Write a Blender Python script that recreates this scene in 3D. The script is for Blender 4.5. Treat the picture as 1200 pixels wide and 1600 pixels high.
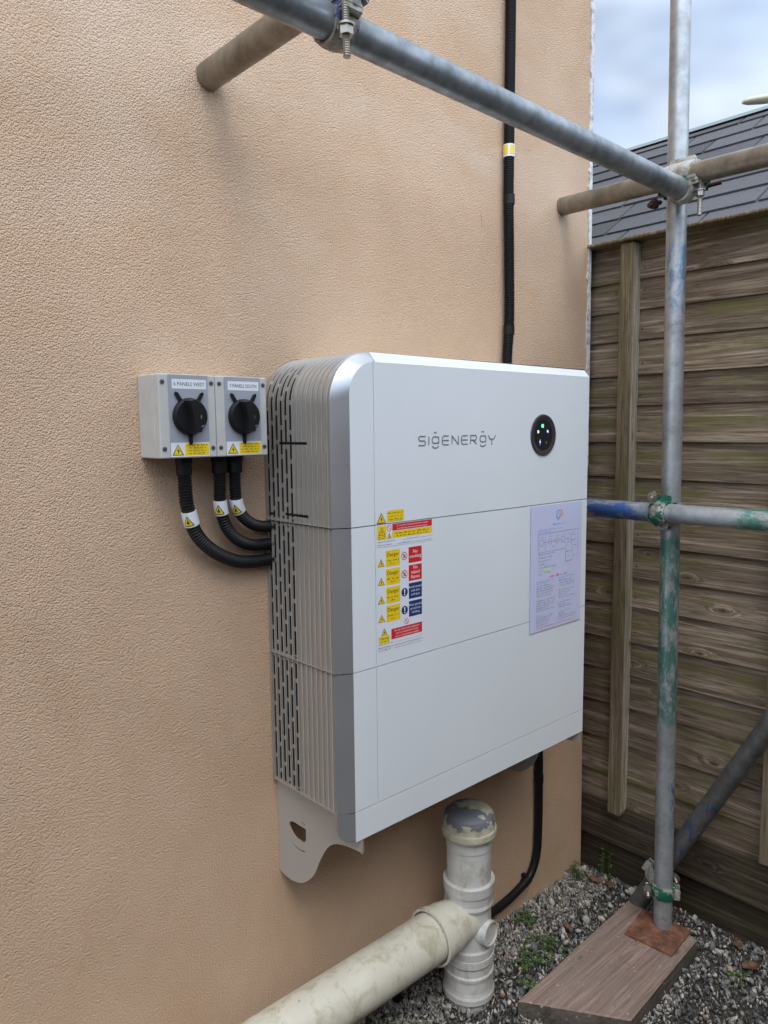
import bpy, bmesh, math, random
import numpy as np
from mathutils import Vector, Matrix
rnd = random.Random(7)
PI = math.pi
for o in list(bpy.data.objects): bpy.data.objects.remove(o)
scene = bpy.context.scene
col = scene.collection

# ------------------------------------------------------------------ camera
yaw, pitch, roll, FPX = 0.738617, -0.110247, -0.010257, 1171.38
f = Vector((math.sin(yaw)*math.cos(pitch), math.cos(yaw)*math.cos(pitch), math.sin(pitch)))
r = Vector((math.cos(yaw), -math.sin(yaw), 0)); u = r.cross(f)
r2 = r*math.cos(roll)+u*math.sin(roll); u2 = -r*math.sin(roll)+u*math.cos(roll)
cd = bpy.data.cameras.new('camera'); cam = bpy.data.objects.new('camera', cd); col.objects.link(cam)
M = Matrix((r2, u2, -f)).transposed().to_4x4(); M.translation = Vector((-0.82625, -1.25960, 0.71710))
cam.matrix_world = M
cd.sensor_fit = 'VERTICAL'; cd.sensor_height = 36; cd.lens = FPX/1600*36
cd.clip_start = 0.01; cd.clip_end = 2000
scene.camera = cam
scene.render.resolution_x = 768; scene.render.resolution_y = 1024

# ------------------------------------------------------------------ sky, sun, exposure
SUN_EL, SUN_AZ = math.radians(58), math.radians(212)      # azimuth measured clockwise from +y
w = bpy.data.worlds.new('World'); scene.world = w; w.use_nodes = True
nt = w.node_tree; nt.nodes.clear()
N = nt.nodes.new; L = nt.links.new
out = N('ShaderNodeOutputWorld'); bg = N('ShaderNodeBackground'); sky = N('ShaderNodeTexSky')
sky.sky_type = 'NISHITA'; sky.sun_disc = False; sky.sun_elevation = SUN_EL; sky.sun_rotation = SUN_AZ
tc = N('ShaderNodeTexCoord'); mp = N('ShaderNodeMapping'); mp.inputs['Scale'].default_value = (1, 1, 2.2)
mp.inputs['Location'].default_value = (0.35, 0.1, 0.25)
n1 = N('ShaderNodeTexNoise'); n1.inputs['Scale'].default_value = 2.6; n1.inputs['Detail'].default_value = 3; n1.inputs['Roughness'].default_value = .5
cr = N('ShaderNodeValToRGB'); cr.color_ramp.elements[0].position = .26; cr.color_ramp.elements[1].position = .52
n2 = N('ShaderNodeTexNoise'); n2.inputs['Scale'].default_value = 2.3; n2.inputs['Detail'].default_value = 2.5; n2.inputs['Distortion'].default_value = .3
cc = N('ShaderNodeValToRGB'); cc.color_ramp.elements[0].position = .42; cc.color_ramp.elements[0].color = (5.6, 6.9, 9.0, 1)
cc.color_ramp.elements[1].position = .60; cc.color_ramp.elements[1].color = (9.4, 9.9, 10.5, 1)
mx = N('ShaderNodeMixRGB')
L(tc.outputs['Generated'], mp.inputs['Vector']); L(mp.outputs[0], n1.inputs['Vector']); L(mp.outputs[0], n2.inputs['Vector'])
L(n1.outputs['Fac'], cr.inputs[0]); L(n2.outputs['Fac'], cc.inputs[0])
L(cr.outputs[0], mx.inputs[0]); L(sky.outputs[0], mx.inputs[1]); L(cc.outputs[0], mx.inputs[2]); # thin overcast: brightest round the veiled sun and overhead, dimmer towards the far horizon
nrm_ = N('ShaderNodeVectorMath'); nrm_.operation = 'NORMALIZE'; dt = N('ShaderNodeVectorMath'); dt.operation = 'DOT_PRODUCT'
dt.inputs[1].default_value = (math.sin(SUN_AZ)*math.cos(SUN_EL), math.cos(SUN_AZ)*math.cos(SUN_EL), math.sin(SUN_EL))
mr = N('ShaderNodeMapRange'); mr.interpolation_type = 'SMOOTHSTEP'; mr.inputs['From Min'].default_value = -.25; mr.inputs['From Max'].default_value = 1; mr.inputs['To Min'].default_value = .70; mr.inputs['To Max'].default_value = 1.75
sc_ = N('ShaderNodeVectorMath'); sc_.operation = 'SCALE'
L(tc.outputs['Generated'], nrm_.inputs[0]); L(nrm_.outputs[0], dt.inputs[0]); L(dt.outputs['Value'], mr.inputs[0])
L(mx.outputs[0], sc_.inputs[0]); L(mr.outputs[0], sc_.inputs['Scale']); L(sc_.outputs[0], bg.inputs[0])
bg.inputs[1].default_value = 0.09; L(bg.outputs[0], out.inputs[0])
ld = bpy.data.lights.new('sun', 'SUN'); ld.energy = 0.66; ld.angle = math.radians(25); ld.color = (1, .96, .9)
sun = bpy.data.objects.new('sun', ld); col.objects.link(sun)
sd = Vector((math.sin(SUN_AZ)*math.cos(SUN_EL), math.cos(SUN_AZ)*math.cos(SUN_EL), math.sin(SUN_EL)))
sun.rotation_euler = sd.to_track_quat('Z', 'Y').to_euler(); sun.location = (0, 0, 6)
scene.view_settings.view_transform = 'Standard'; scene.view_settings.look = 'None'
scene.view_settings.exposure = 0.92; scene.view_settings.gamma = 1

# ------------------------------------------------------------------ materials
def srgb(r_, g_, b_):
    c = lambda v: (v/255/12.92 if v/255 <= .04045 else ((v/255+.055)/1.055)**2.4)
    return (c(r_), c(g_), c(b_), 1)
class Mat:
    def __init__(s, name, color=(.5, .5, .5, 1), rough=.5, metal=0, spec=.5):
        s.m = bpy.data.materials.new(name); s.m.use_nodes = True; s.t = s.m.node_tree
        s.b = s.t.nodes['Principled BSDF']; s.b.inputs['Base Color'].default_value = color
        s.b.inputs['Roughness'].default_value = rough; s.b.inputs['Metallic'].default_value = metal
        s.b.inputs['Specular IOR Level'].default_value = spec; s.pos = None
    def n(s, kind, **kw):
        nd = s.t.nodes.new('ShaderNode'+kind)
        for k, v in kw.items():
            if k in nd.inputs: nd.inputs[k].default_value = v
            else: setattr(nd, k, v)
        return nd
    def l(s, a, b): s.t.links.new(a, b)
    def coord(s, scale=(1, 1, 1), loc=(0, 0, 0), seed=0):
        t = s.n('TexCoord'); m = s.n('Mapping'); m.inputs['Scale'].default_value = scale; m.inputs['Location'].default_value = loc
        g = s.n('NewGeometry')
        src = g.outputs['Position']
        if seed:
            a = s.n('Attribute', attribute_name='seed'); cx = s.n('CombineXYZ'); mu = s.n('Math', operation='MULTIPLY'); mu.inputs[1].default_value = seed
            s.l(a.outputs['Fac'], mu.inputs[0])
            for i in range(3): s.l(mu.outputs[0], cx.inputs[i])
            ad = s.n('VectorMath', operation='ADD'); s.l(src, ad.inputs[0]); s.l(cx.outputs[0], ad.inputs[1]); src = ad.outputs[0]
        s.l(src, m.inputs['Vector']); return m.outputs[0]
    def noise(s, vec, scale, detail=4, rough=.5, dist=0):
        n_ = s.n('TexNoise'); n_.inputs['Scale'].default_value = scale; n_.inputs['Detail'].default_value = detail
        n_.inputs['Roughness'].default_value = rough; n_.inputs['Distortion'].default_value = dist; s.l(vec, n_.inputs['Vector']); return n_.outputs['Fac']
    def ramp(s, fac, stops, const=False):
        c = s.n('ValToRGB'); e = c.color_ramp.elements
        if const: c.color_ramp.interpolation = 'CONSTANT'
        while len(e) < len(stops): e.new(.5)
        for i, (p_, c_) in enumerate(stops):
            e[i].position = p_; e[i].color = c_ if len(c_) == 4 else (*c_, 1)
        s.l(fac, c.inputs[0]); return c.outputs[0]
    def mix(s, fac, a, b, mode='MIX'):
        m = s.n('MixRGB', blend_type=mode)
        for i, v in ((0, fac), (1, a), (2, b)):
            if hasattr(v, 'is_linked'): s.l(v, m.inputs[i])
            else: m.inputs[i].default_value = v
        return m.outputs[0]
    def math(s, op, a, b=0, clamp=False):
        m = s.n('Math', operation=op); m.use_clamp = clamp
        for i, v in ((0, a), (1, b)):
            if hasattr(v, 'is_linked'): s.l(v, m.inputs[i])
            else: m.inputs[i].default_value = v
        return m.outputs[0]
    def color(s, x): s.l(x, s.b.inputs['Base Color'])
    def rough(s, x): s.l(x, s.b.inputs['Roughness'])
    def bump(s, h, strength=.5, dist=.002):
        b = s.n('Bump'); b.inputs['Strength'].default_value = strength; b.inputs['Distance'].default_value = dist
        s.l(h, b.inputs['Height']); s.l(b.outputs[0], s.b.inputs['Normal'])
BLK, WHT = (0, 0, 0, 1), (1, 1, 1, 1)
MT = {}
def simple(name, c, rough=.5, metal=0, spec=.5):
    MT[name] = Mat(name, c, rough, metal, spec).m; return MT[name]

# render on the house wall: orange-peel roughcast
m = Mat('wall_render', rough=.93, spec=.2); v = m.coord()
big = m.noise(m.coord((1, 1, .8)), 2.6, 6, .65, .4); mid = m.noise(v, 11, 5, .6)
fine = m.noise(v, 300, 3, .75)
c = m.ramp(big, [(.32, (.53, .363, .235)), (.55, (.605, .420, .280)), (.75, (.67, .478, .332))])
c = m.mix(m.ramp(mid, [(.35, BLK), (.75, (.35, .35, .35, 1))]), c, (.63, .467, .345, 1))
c = m.mix(m.ramp(fine, [(.32, (.65, .65, .65, 1)), (.47, BLK)]), c, (.44, .29, .19, 1))
# chalky bloom high on the wall
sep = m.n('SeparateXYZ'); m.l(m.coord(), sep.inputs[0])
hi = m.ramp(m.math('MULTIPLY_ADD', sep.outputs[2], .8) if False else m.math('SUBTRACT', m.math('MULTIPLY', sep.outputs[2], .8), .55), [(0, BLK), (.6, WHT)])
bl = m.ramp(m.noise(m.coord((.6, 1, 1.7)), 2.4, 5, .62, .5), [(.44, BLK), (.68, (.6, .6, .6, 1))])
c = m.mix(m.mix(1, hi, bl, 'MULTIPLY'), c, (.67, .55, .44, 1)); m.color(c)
vo = m.n('TexVoronoi', feature='F1'); vo.inputs['Scale'].default_value = 320; wv = m.n('VectorMath', operation='ADD')
nn = m.n('TexNoise'); nn.inputs['Scale'].default_value = 90; nn.inputs['Detail'].default_value = 2; m.l(v, nn.inputs['Vector'])
sc = m.n('VectorMath', operation='SCALE'); sc.inputs['Scale'].default_value = .0035; m.l(nn.outputs['Color'], sc.inputs[0])
m.l(v, wv.inputs[0]); m.l(sc.outputs[0], wv.inputs[1]); m.l(wv.outputs[0], vo.inputs['Vector'])
vb = m.n('TexVoronoi', feature='F1'); vb.inputs['Scale'].default_value = 170; m.l(wv.outputs[0], vb.inputs['Vector'])
h = m.math('ADD', m.math('MULTIPLY', vo.outputs['Distance'], -1.1), m.math('ADD', m.math('MULTIPLY', vb.outputs['Distance'], -.35), m.math('MULTIPLY', m.noise(v, 520, 2, .7), .7)))
m.bump(h, 1, .0016); MT['wall'] = m.m

m = Mat('corner_bead_white', rough=.8); v = m.coord()
m.color(m.ramp(m.noise(v, 45, 5, .7), [(.35, (.30, .29, .25)), (.5, (.62, .63, .62)), (.7, (.78, .80, .80))])); m.bump(m.noise(v, 120, 4), .6, .002); MT['bead'] = m.m

m = Mat('powder_coat_white', (.60, .62, .635, 1), .42, 0, .5); v = m.coord()
m.color(m.ramp(m.noise(v, 4, 3), [(.3, (.68, .71, .725)), (.7, (.71, .735, .75))])); m.bump(m.noise(v, 900, 2), .06, .0004)
m.rough(m.ramp(m.noise(v, 14, 4), [(.3, (.38,)*3), (.7, (.50,)*3)])); MT['white'] = m.m
m = Mat('silver_side_paint', (.43, .405, .37, 1), .36, .6); v = m.coord(); m.bump(m.noise(v, 800, 2), .08, .0004); MT['side'] = m.m
MT['fin'] = Mat('fin_lit_edge', (.62, .60, .57, 1), .35, .5).m  # paler copy of the side paint; skylight caught on the fins put into colour
m = Mat('silver_trim', (.47, .48, .495, 1), .33, .72); v = m.coord(); m.rough(m.ramp(m.noise(v, 9, 3), [(.3, (.26,)*3), (.7, (.36,)*3)])); MT['trim'] = m.m
simple('inner_dark', (.012, .012, .013, 1), .8)
simple('gap', (.03, .03, .032, 1), .8)
simple('logo_grey', (.17, .18, .19, 1), .4)
simple('black_gloss', (.012, .012, .014, 1), .12)
simple('black_ring', (.035, .036, .040, 1), .28)
simple('black_plastic', (.007, .007, .008, 1), .45, 0, .3)
simple('black_ink', (.015, .015, .015, 1), .6)
simple('grey_ink', (.16, .16, .18, 1), .6)
simple('white_ink', (.80, .80, .80, 1), .5)
simple('label_white', (.70, .72, .76, 1), .45)
simple('label_yellow', (.80, .56, .012, 1), .42)
simple('label_red', (.60, .018, .022, 1), .42)
simple('label_navy', (.012, .035, .14, 1), .42)
simple('paper', (.56, .58, .77, 1), .22)
simple('ink_blue', (.10, .30, .72, 1), .5)
simple('ink_sky', (.22, .45, .80, 1), .5)
simple('ink_orange', (.85, .38, .18, 1), .5)
simple('ink_pink', (.72, .14, .22, 1), .5)
simple('ink_green_hl', (.62, .72, .42, 1), .5)
m = Mat('box_grey', (.50, .50, .475, 1), .5); m.color(m.ramp(m.noise(m.coord(), 30, 4), [(.3, (.46, .455, .43)), (.7, (.52, .515, .485))])); MT['boxgrey'] = m.m
simple('plate_grey', (.36, .38, .43, 1), .40, .25)
simple('screw_grey', (.14, .145, .15, 1), .5, .3)
for nm_, c_, s_ in (('led_green', (.05, 1, .25, 1), 1.6), ('led_white', (.45, .5, 1, 1), 1.1)):
    m = Mat(nm_, c_); m.b.inputs['Emission Color'].default_value = c_; m.b.inputs['Emission Strength'].default_value = s_; MT[nm_] = m.m

def galv(name, paint=None, amount=.5, base=((.26, .275, .28), (.38, .405, .415), (.50, .53, .55)), zband=None, yband=None):
    m = Mat(name, rough=.45, metal=.55); v = m.coord()
    a = m.noise(m.coord((1, 1, 1)), 26, 6, .65); b = m.noise(v, 6, 4, .6)
    c = m.ramp(m.math('ADD', m.math('MULTIPLY', a, .6), m.math('MULTIPLY', b, .4)), [(.36, base[0]), (.5, base[1]), (.66, base[2])])
    sp = m.noise(v, 240, 3, .7); c = m.mix(m.ramp(sp, [(.66, BLK), (.74, (.5, .5, .5, 1))]), c, (.55, .56, .56, 1))
    rs = m.noise(m.coord((1, 1, 1), (3, 1, 2)), 18, 5, .7); c = m.mix(m.ramp(rs, [(.62, BLK), (.72, (.55, .55, .55, 1))]), c, (.17, .105, .07, 1))
    if paint:
        for pc, lo, hi_, ax, th_ in paint:
            sp_ = m.n('SeparateXYZ'); m.l(m.coord(), sp_.inputs[0]); q = sp_.outputs[ax]
            wob = m.math('ADD', q, m.math('MULTIPLY', m.math('SUBTRACT', m.noise(v, 14, 4, .7), .5), .16))
            up = m.ramp(m.math('ADD', m.math('MULTIPLY', m.math('SUBTRACT', wob, lo), 12), 0, True), [(0, BLK), (.5, WHT)])
            dn = m.ramp(m.math('MULTIPLY', m.math('SUBTRACT', hi_, wob), 12, True) , [(0, BLK), (.5, WHT)])
            pt = m.ramp(m.noise(m.coord((1, 1, .35) if ax == 2 else (1, .35, 1)), 55, 5, .75), [(th_-.05, BLK), (th_+.07, (.85, .85, .85, 1))])
            k = m.mix(1, m.mix(1, up, dn, 'MULTIPLY'), pt, 'MULTIPLY'); c = m.mix(k, c, (*pc, 1))
    m.color(c); m.rough(m.ramp(a, [(.3, (.50,)*3), (.7, (.34,)*3)])); m.bump(m.math('ADD', a, m.math('MULTIPLY', sp, .3)), .16, .001)
    m.b.inputs['Metallic'].default_value = .6
    MT[name] = m.m
BLUE, GREEN = (.03, .12, .38), (.05, .20, .15)
galv('galv_standard', [(GREEN, -.08, .47, 2, .47), ((.07, .20, .40), .98, 1.18, 2, .54), ((.05, .12, .30), -.36, -.20, 2, .55)])
galv('galv_ledger', None, base=((.15, .17, .18), (.26, .29, .31), (.38, .42, .45)))
galv('galv_brown', None, base=((.15, .13, .10), (.24, .21, .165), (.34, .30, .25)))
galv('galv_rail', [((.02, .12, .46), -.31, .1, 1, .44), ((.06, .27, .19), -1.8, -.50, 1, .46)])
galv('galv_brace', [((.03, .08, .26), -.46, -.22, 2, .56)], base=((.09, .09, .09), (.15, .15, .15), (.22, .22, .22)))
def fitting(name, paint, thr):
    m = Mat(name, rough=.5, metal=.4); v = m.coord()
    c = m.ramp(m.noise(v, 60, 4, .6), [(.35, (.20, .18, .14)), (.6, (.42, .41, .37))])
    c = m.mix(m.ramp(m.noise(v, 38, 4, .6), [(thr, BLK), (thr+.06, WHT)]), c, (*paint, 1)); m.color(c); m.bump(m.noise(v, 200, 3), .3, .001); MT[name] = m.m
fitting('fit_green', (.015, .13, .08), .46); fitting('fit_blue', (.04, .06, .15), .54); fitting('fit_bare', (.50, .50, .46), .50)
m = Mat('bolt_steel', (.34, .32, .28, 1), .38, .8); MT['bolt'] = m.m
m = Mat('bolt_rust', (.055, .025, .02, 1), .7, .3); MT['bolt_rust'] = m.m

def pvc(name, a_, b_, dirt):
    m = Mat(name, rough=.42); v = m.coord()
    c = m.ramp(m.noise(v, 7, 5, .6), [(.35, a_), (.65, b_)])
    c = m.mix(m.ramp(m.noise(m.coord((1, 1, .5)), 22, 6, .72, .6), [(.50, BLK), (.70, (.8, .8, .8, 1))]), c, dirt)
    c = m.mix(m.ramp(m.noise(m.coord((1.2, 1, .45), (5, 2, 1)), 75, 4, .7, 1.2), [(.665, BLK), (.70, (.8, .8, .8, 1))]), c, (.11, .10, .07, 1))
    m.color(c); m.bump(m.noise(v, 90, 4), .08, .001); MT[name] = m.m
pvc('pvc_cream', (.55, .52, .42), (.64, .61, .51), (.33, .29, .17, 1))
pvc('pvc_grey', (.50, .49, .46), (.60, .59, .56), (.30, .27, .20, 1))
m = Mat('cap_peeling', rough=.6); v = m.coord()
c = m.ramp(m.noise(v, 60, 4), [(.3, (.38, .36, .26)), (.7, (.52, .50, .38))])
pk = m.ramp(m.noise(m.coord((1, 1, 1), (.137, .31, .02)), 21, 5, .55, .2), [(.475, WHT), (.49, BLK)])
sp = m.n('SeparateXYZ'); m.l(m.coord(), sp.inputs[0])
zt = m.ramp(m.math('MULTIPLY', m.math('ADD', m.math('ADD', sp.outputs[2], m.math('MULTIPLY', m.noise(v, 45, 5, .6), .05)), .262-.025), 16, True), [(.52, BLK), (.62, WHT)])
pk2 = m.ramp(m.noise(m.coord((1, 1, 1), (1.1, .3, .7)), 21, 5, .55, .2), [(.475, WHT), (.49, BLK)])
c = m.mix(m.mix(1, zt, m.mix(pk, pk2, WHT), 'MULTIPLY') if False else m.mix(1, zt, pk2, 'MULTIPLY'), c, (.16, .165, .185, 1)); m.color(c)
m.bump(pk2, .4, .001); MT['cap'] = m.m

def wood(name, dark, mid_, light, along='y', moss=.5, seedk=7, bumpd=.003, zmod=None):
    m = Mat(name, rough=.85, spec=.25)
    st = {'y': (1, .04, 1), 'z': (1, 1, .04), 'x': (.03, 1, 1)}[along]
    v = m.coord(st, seed=seedk); st2 = {'y': (1, .25, 1), 'z': (1, 1, .25), 'x': (.25, 1, 1)}[along]
    warp = m.noise(m.coord(st2, seed=seedk), 9, 3, .5)
    ve = m.n('VectorMath', operation='SCALE'); 
    nn_ = m.n('TexNoise'); nn_.inputs['Scale'].default_value = 7; nn_.inputs['Detail'].default_value = 2; m.l(m.coord(st2, seed=seedk), nn_.inputs['Vector'])
    ve.inputs['Scale'].default_value = .014; m.l(nn_.outputs['Color'], ve.inputs[0]); ad = m.n('VectorMath', operation='ADD'); m.l(v, ad.inputs[0]); m.l(ve.outputs[0], ad.inputs[1])
    kv = m.n('TexVoronoi', voronoi_dimensions='2D'); kv.inputs['Scale'].default_value = 2.6 if along == 'y' else 3.1; ks = m.n('SeparateXYZ'); kc = m.n('CombineXYZ'); m.l(m.coord({'y': (1, .8, 2.2), 'z': (3, 3, .6), 'x': (.8, 2.4, 1)}[along], seed=seedk), ks.inputs[0])
    ka, kb = {'y': (1, 2), 'z': (0, 2), 'x': (0, 1)}[along]; m.l(ks.outputs[ka], kc.inputs[0]); m.l(ks.outputs[kb], kc.inputs[1]); m.l(kc.outputs[0], kv.inputs['Vector'])
    pull = m.math('MULTIPLY', m.ramp(kv.outputs['Distance'], [(.0, WHT), (.11, BLK)]), .035)
    cx_ = m.n('CombineXYZ'); 
    for i_ in range(3): m.l(pull, cx_.inputs[i_])
    ad2 = m.n('VectorMath', operation='ADD'); m.l(ad.outputs[0], ad2.inputs[0]); m.l(cx_.outputs[0], ad2.inputs[1]); ad = ad2
    g = m.noise(ad.outputs[0], 75, 6, .7); g2 = m.noise(ad.outputs[0], 260, 4, .7)
    c = m.ramp(g, [(.36, dark), (.5, mid_), (.64, light)])
    nl = m.noise(m.coord({'y': (1, .030, 1), 'z': (1, 1, .03), 'x': (.035, 1, 1)}[along], seed=seedk), 13, 2, .4)
    rg_ = m.math('SINE', m.math('ADD', m.math('MULTIPLY', nl, 85), m.math('MULTIPLY', pull, 240 if along == 'y' else 90)))
    c = m.mix(m.ramp(rg_, [(.10, (.5, .5, .5, 1) if along != 'x' else (.28, .28, .28, 1)), (.7, BLK)]), c, (*[x*.60 for x in dark], 1))
    c = m.mix(m.ramp(g2, [(.38, (.75, .75, .75, 1)), (.50, BLK)]), c, (*[x*.45 for x in dark], 1))
    a = m.n('Attribute', attribute_name='seed')
    br = m.math('ADD', m.math('MULTIPLY', a.outputs['Fac'], .55), .75)
    hs = m.n('HueSaturation'); m.l(br, hs.inputs['Value']); m.l(c, hs.inputs['Color']); c = hs.outputs[0]
    # knots
    kr = m.ramp(m.math('ADD', kv.outputs['Distance'], m.math('MULTIPLY', m.noise(m.coord(), 60, 3), .04)), [(.026, WHT), (.042, (.5, .5, .5, 1)), (.062, BLK)])
    c = m.mix(kr, c, (*[x*.35 for x in dark], 1))
    if moss:
        mn = m.ramp(m.noise(m.coord((1, .5, 1)), 7, 6, .7), [(.44, BLK), (.60, WHT)])
        if zmod:
            sp = m.n('SeparateXYZ'); m.l(m.coord(), sp.inputs[0])
            fr = m.math('FRACT', m.math('DIVIDE', m.math('SUBTRACT', sp.outputs[2], zmod[0]), zmod[1]))
            edge = m.ramp(fr, [(.55, (.15, .15, .15)), (.95, (.9, .9, .9))]); mn = m.mix(1, mn, edge, 'MULTIPLY')
        c = m.mix(m.mix(1, mn, (moss, moss, moss, 1), 'MULTIPLY'), c, (.14, .135, .035, 1))
    if along == 'x':
        dn = m.noise(m.coord(), 55, 5, .75); c = m.mix(m.ramp(dn, [(.60, BLK), (.68, (.6, .6, .6, 1))]), c, (.09, .075, .06, 1))
        c = m.mix(m.ramp(m.noise(m.coord((1, 1, 1), (2, 3, 1)), 90, 2, .6), [(.68, BLK), (.71, (.7, .7, .7, 1))]), c, (.50, .47, .43, 1)); c = m.mix(m.ramp(m.noise(m.coord(), 9, 4, .6), [(.4, (.45, .45, .45, 1)), (.62, BLK)]), c, (.20, .165, .14, 1))
    m.color(c); m.bump(m.math('ADD', g, m.math('MULTIPLY', g2, .5)), .7, bumpd); MT[name] = m.m
wood('fence_wood', (.175, .125, .086), (.30, .228, .165), (.44, .35, .27), 'y', .8, zmod=(-.44, .0985))
wood('batten_wood', (.165, .12, .078), (.25, .19, .13), (.33, .265, .19), 'z', .35)
wood('batten_lit_wood', (.34, .29, .22), (.45, .39, .31), (.54, .48, .39), 'z', .2)  # paler batten wood: daylight on the side faces put into the colour
wood('gravel_board_wood', (.035, .025, .017), (.070, .052, .036), (.11, .085, .060), 'y', .12)  # darkened base colour carries the shade at the fence foot
wood('plank_wood', (.235, .155, .125), (.30, .21, .172), (.365, .275, .23), 'x', 0, bumpd=.0012)
wood('plank_edge', (.055, .05, .04), (.10, .085, .068), (.16, .13, .105), 'x', 0, bumpd=.0012)
m = Mat('rust_plate', rough=.85); v = m.coord()
m.color(m.ramp(m.noise(v, 35, 6, .7), [(.3, (.055, .025, .015)), (.5, (.155, .062, .035)), (.7, (.27, .13, .08))])); m.bump(m.noise(v, 150, 4), .4, .001); MT['rust'] = m.m
m = Mat('gravel_stone', rough=.8); a = m.n('Attribute', attribute_name='seed'); v = m.coord()
c = m.ramp(a.outputs['Fac'], [(0, (.06, .059, .06)), (.28, (.14, .138, .135)), (.55, (.25, .24, .225)), (.76, (.42, .39, .34)), (.92, (.64, .60, .52)), (1, (.42, .29, .20))])
c = m.mix(m.ramp(m.noise(v, 220, 4, .7), [(.35, (.6, .6, .6, 1)), (.6, BLK)]), c, (.05, .045, .04, 1)); m.color(c); MT['stone'] = m.m
m = Mat('soil', rough=.95); v = m.coord()
m.color(m.ramp(m.noise(v, 60, 8, .75), [(.35, (.022, .018, .014)), (.55, (.075, .065, .052)), (.72, (.17, .155, .13))])); m.bump(m.noise(v, 90, 6, .7), 1, .012); MT['soil'] = m.m
simple('scuff', (.36, .17, .10, 1), .9)
m = Mat('weed_leaf', rough=.55); a = m.n('Attribute', attribute_name='seed'); m.color(m.ramp(a.outputs['Fac'], [(0, (.03, .06, .016)), (.6, (.06, .115, .028)), (1, (.12, .18, .05))])); MT['leaf'] = m.m
m = Mat('dead_leaf', rough=.8); m.color(m.ramp(m.noise(m.coord(), 80, 4), [(.3, (.07, .035, .02)), (.7, (.19, .095, .055))])); MT['dead'] = m.m
m = Mat('shingle', rough=.95); a = m.n('Attribute', attribute_name='seed'); v = m.coord()
c = m.ramp(m.noise(v, 330, 3, .8), [(.32, (.040, .041, .046)), (.5, (.082, .084, .092)), (.68, (.155, .158, .168))])
hs = m.n('HueSaturation'); m.l(m.math('ADD', m.math('MULTIPLY', a.outputs['Fac'], .5), .75), hs.inputs['Value']); m.l(c, hs.inputs['Color'])
c = m.mix(m.ramp(m.noise(v, 3, 5, .6), [(.5, BLK), (.75, (.3, .3, .3, 1))]), hs.outputs[0], (.14, .15, .13, 1)); m.color(c); m.bump(m.noise(v, 400, 3, .8), .5, .002); MT['shingle'] = m.m
simple('metal_edge', (.22, .27, .26, 1), .5, .3)
simple('lamp_shell', (.52, .50, .36, 1), .5)
simple('lamp_post', (.62, .63, .64, 1), .5)
m = Mat('shade_wall_brick', rough=.9); br_ = m.n('TexBrick'); br_.inputs['Scale'].default_value = 4.4  # brown brick of the added wall behind the viewer
br_.inputs['Color1'].default_value = (.15, .10, .07, 1); br_.inputs['Color2'].default_value = (.20, .135, .095, 1); br_.inputs['Mortar'].default_value = (.33, .30, .26, 1)
mpb = m.n('Mapping'); mpb.inputs['Rotation'].default_value = (PI/2, 0, 0); gg = m.n('NewGeometry'); m.l(gg.outputs['Position'], mpb.inputs[0]); m.l(mpb.outputs[0], br_.inputs['Vector']); m.color(br_.outputs['Color']); MT['brick'] = m.m

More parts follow.
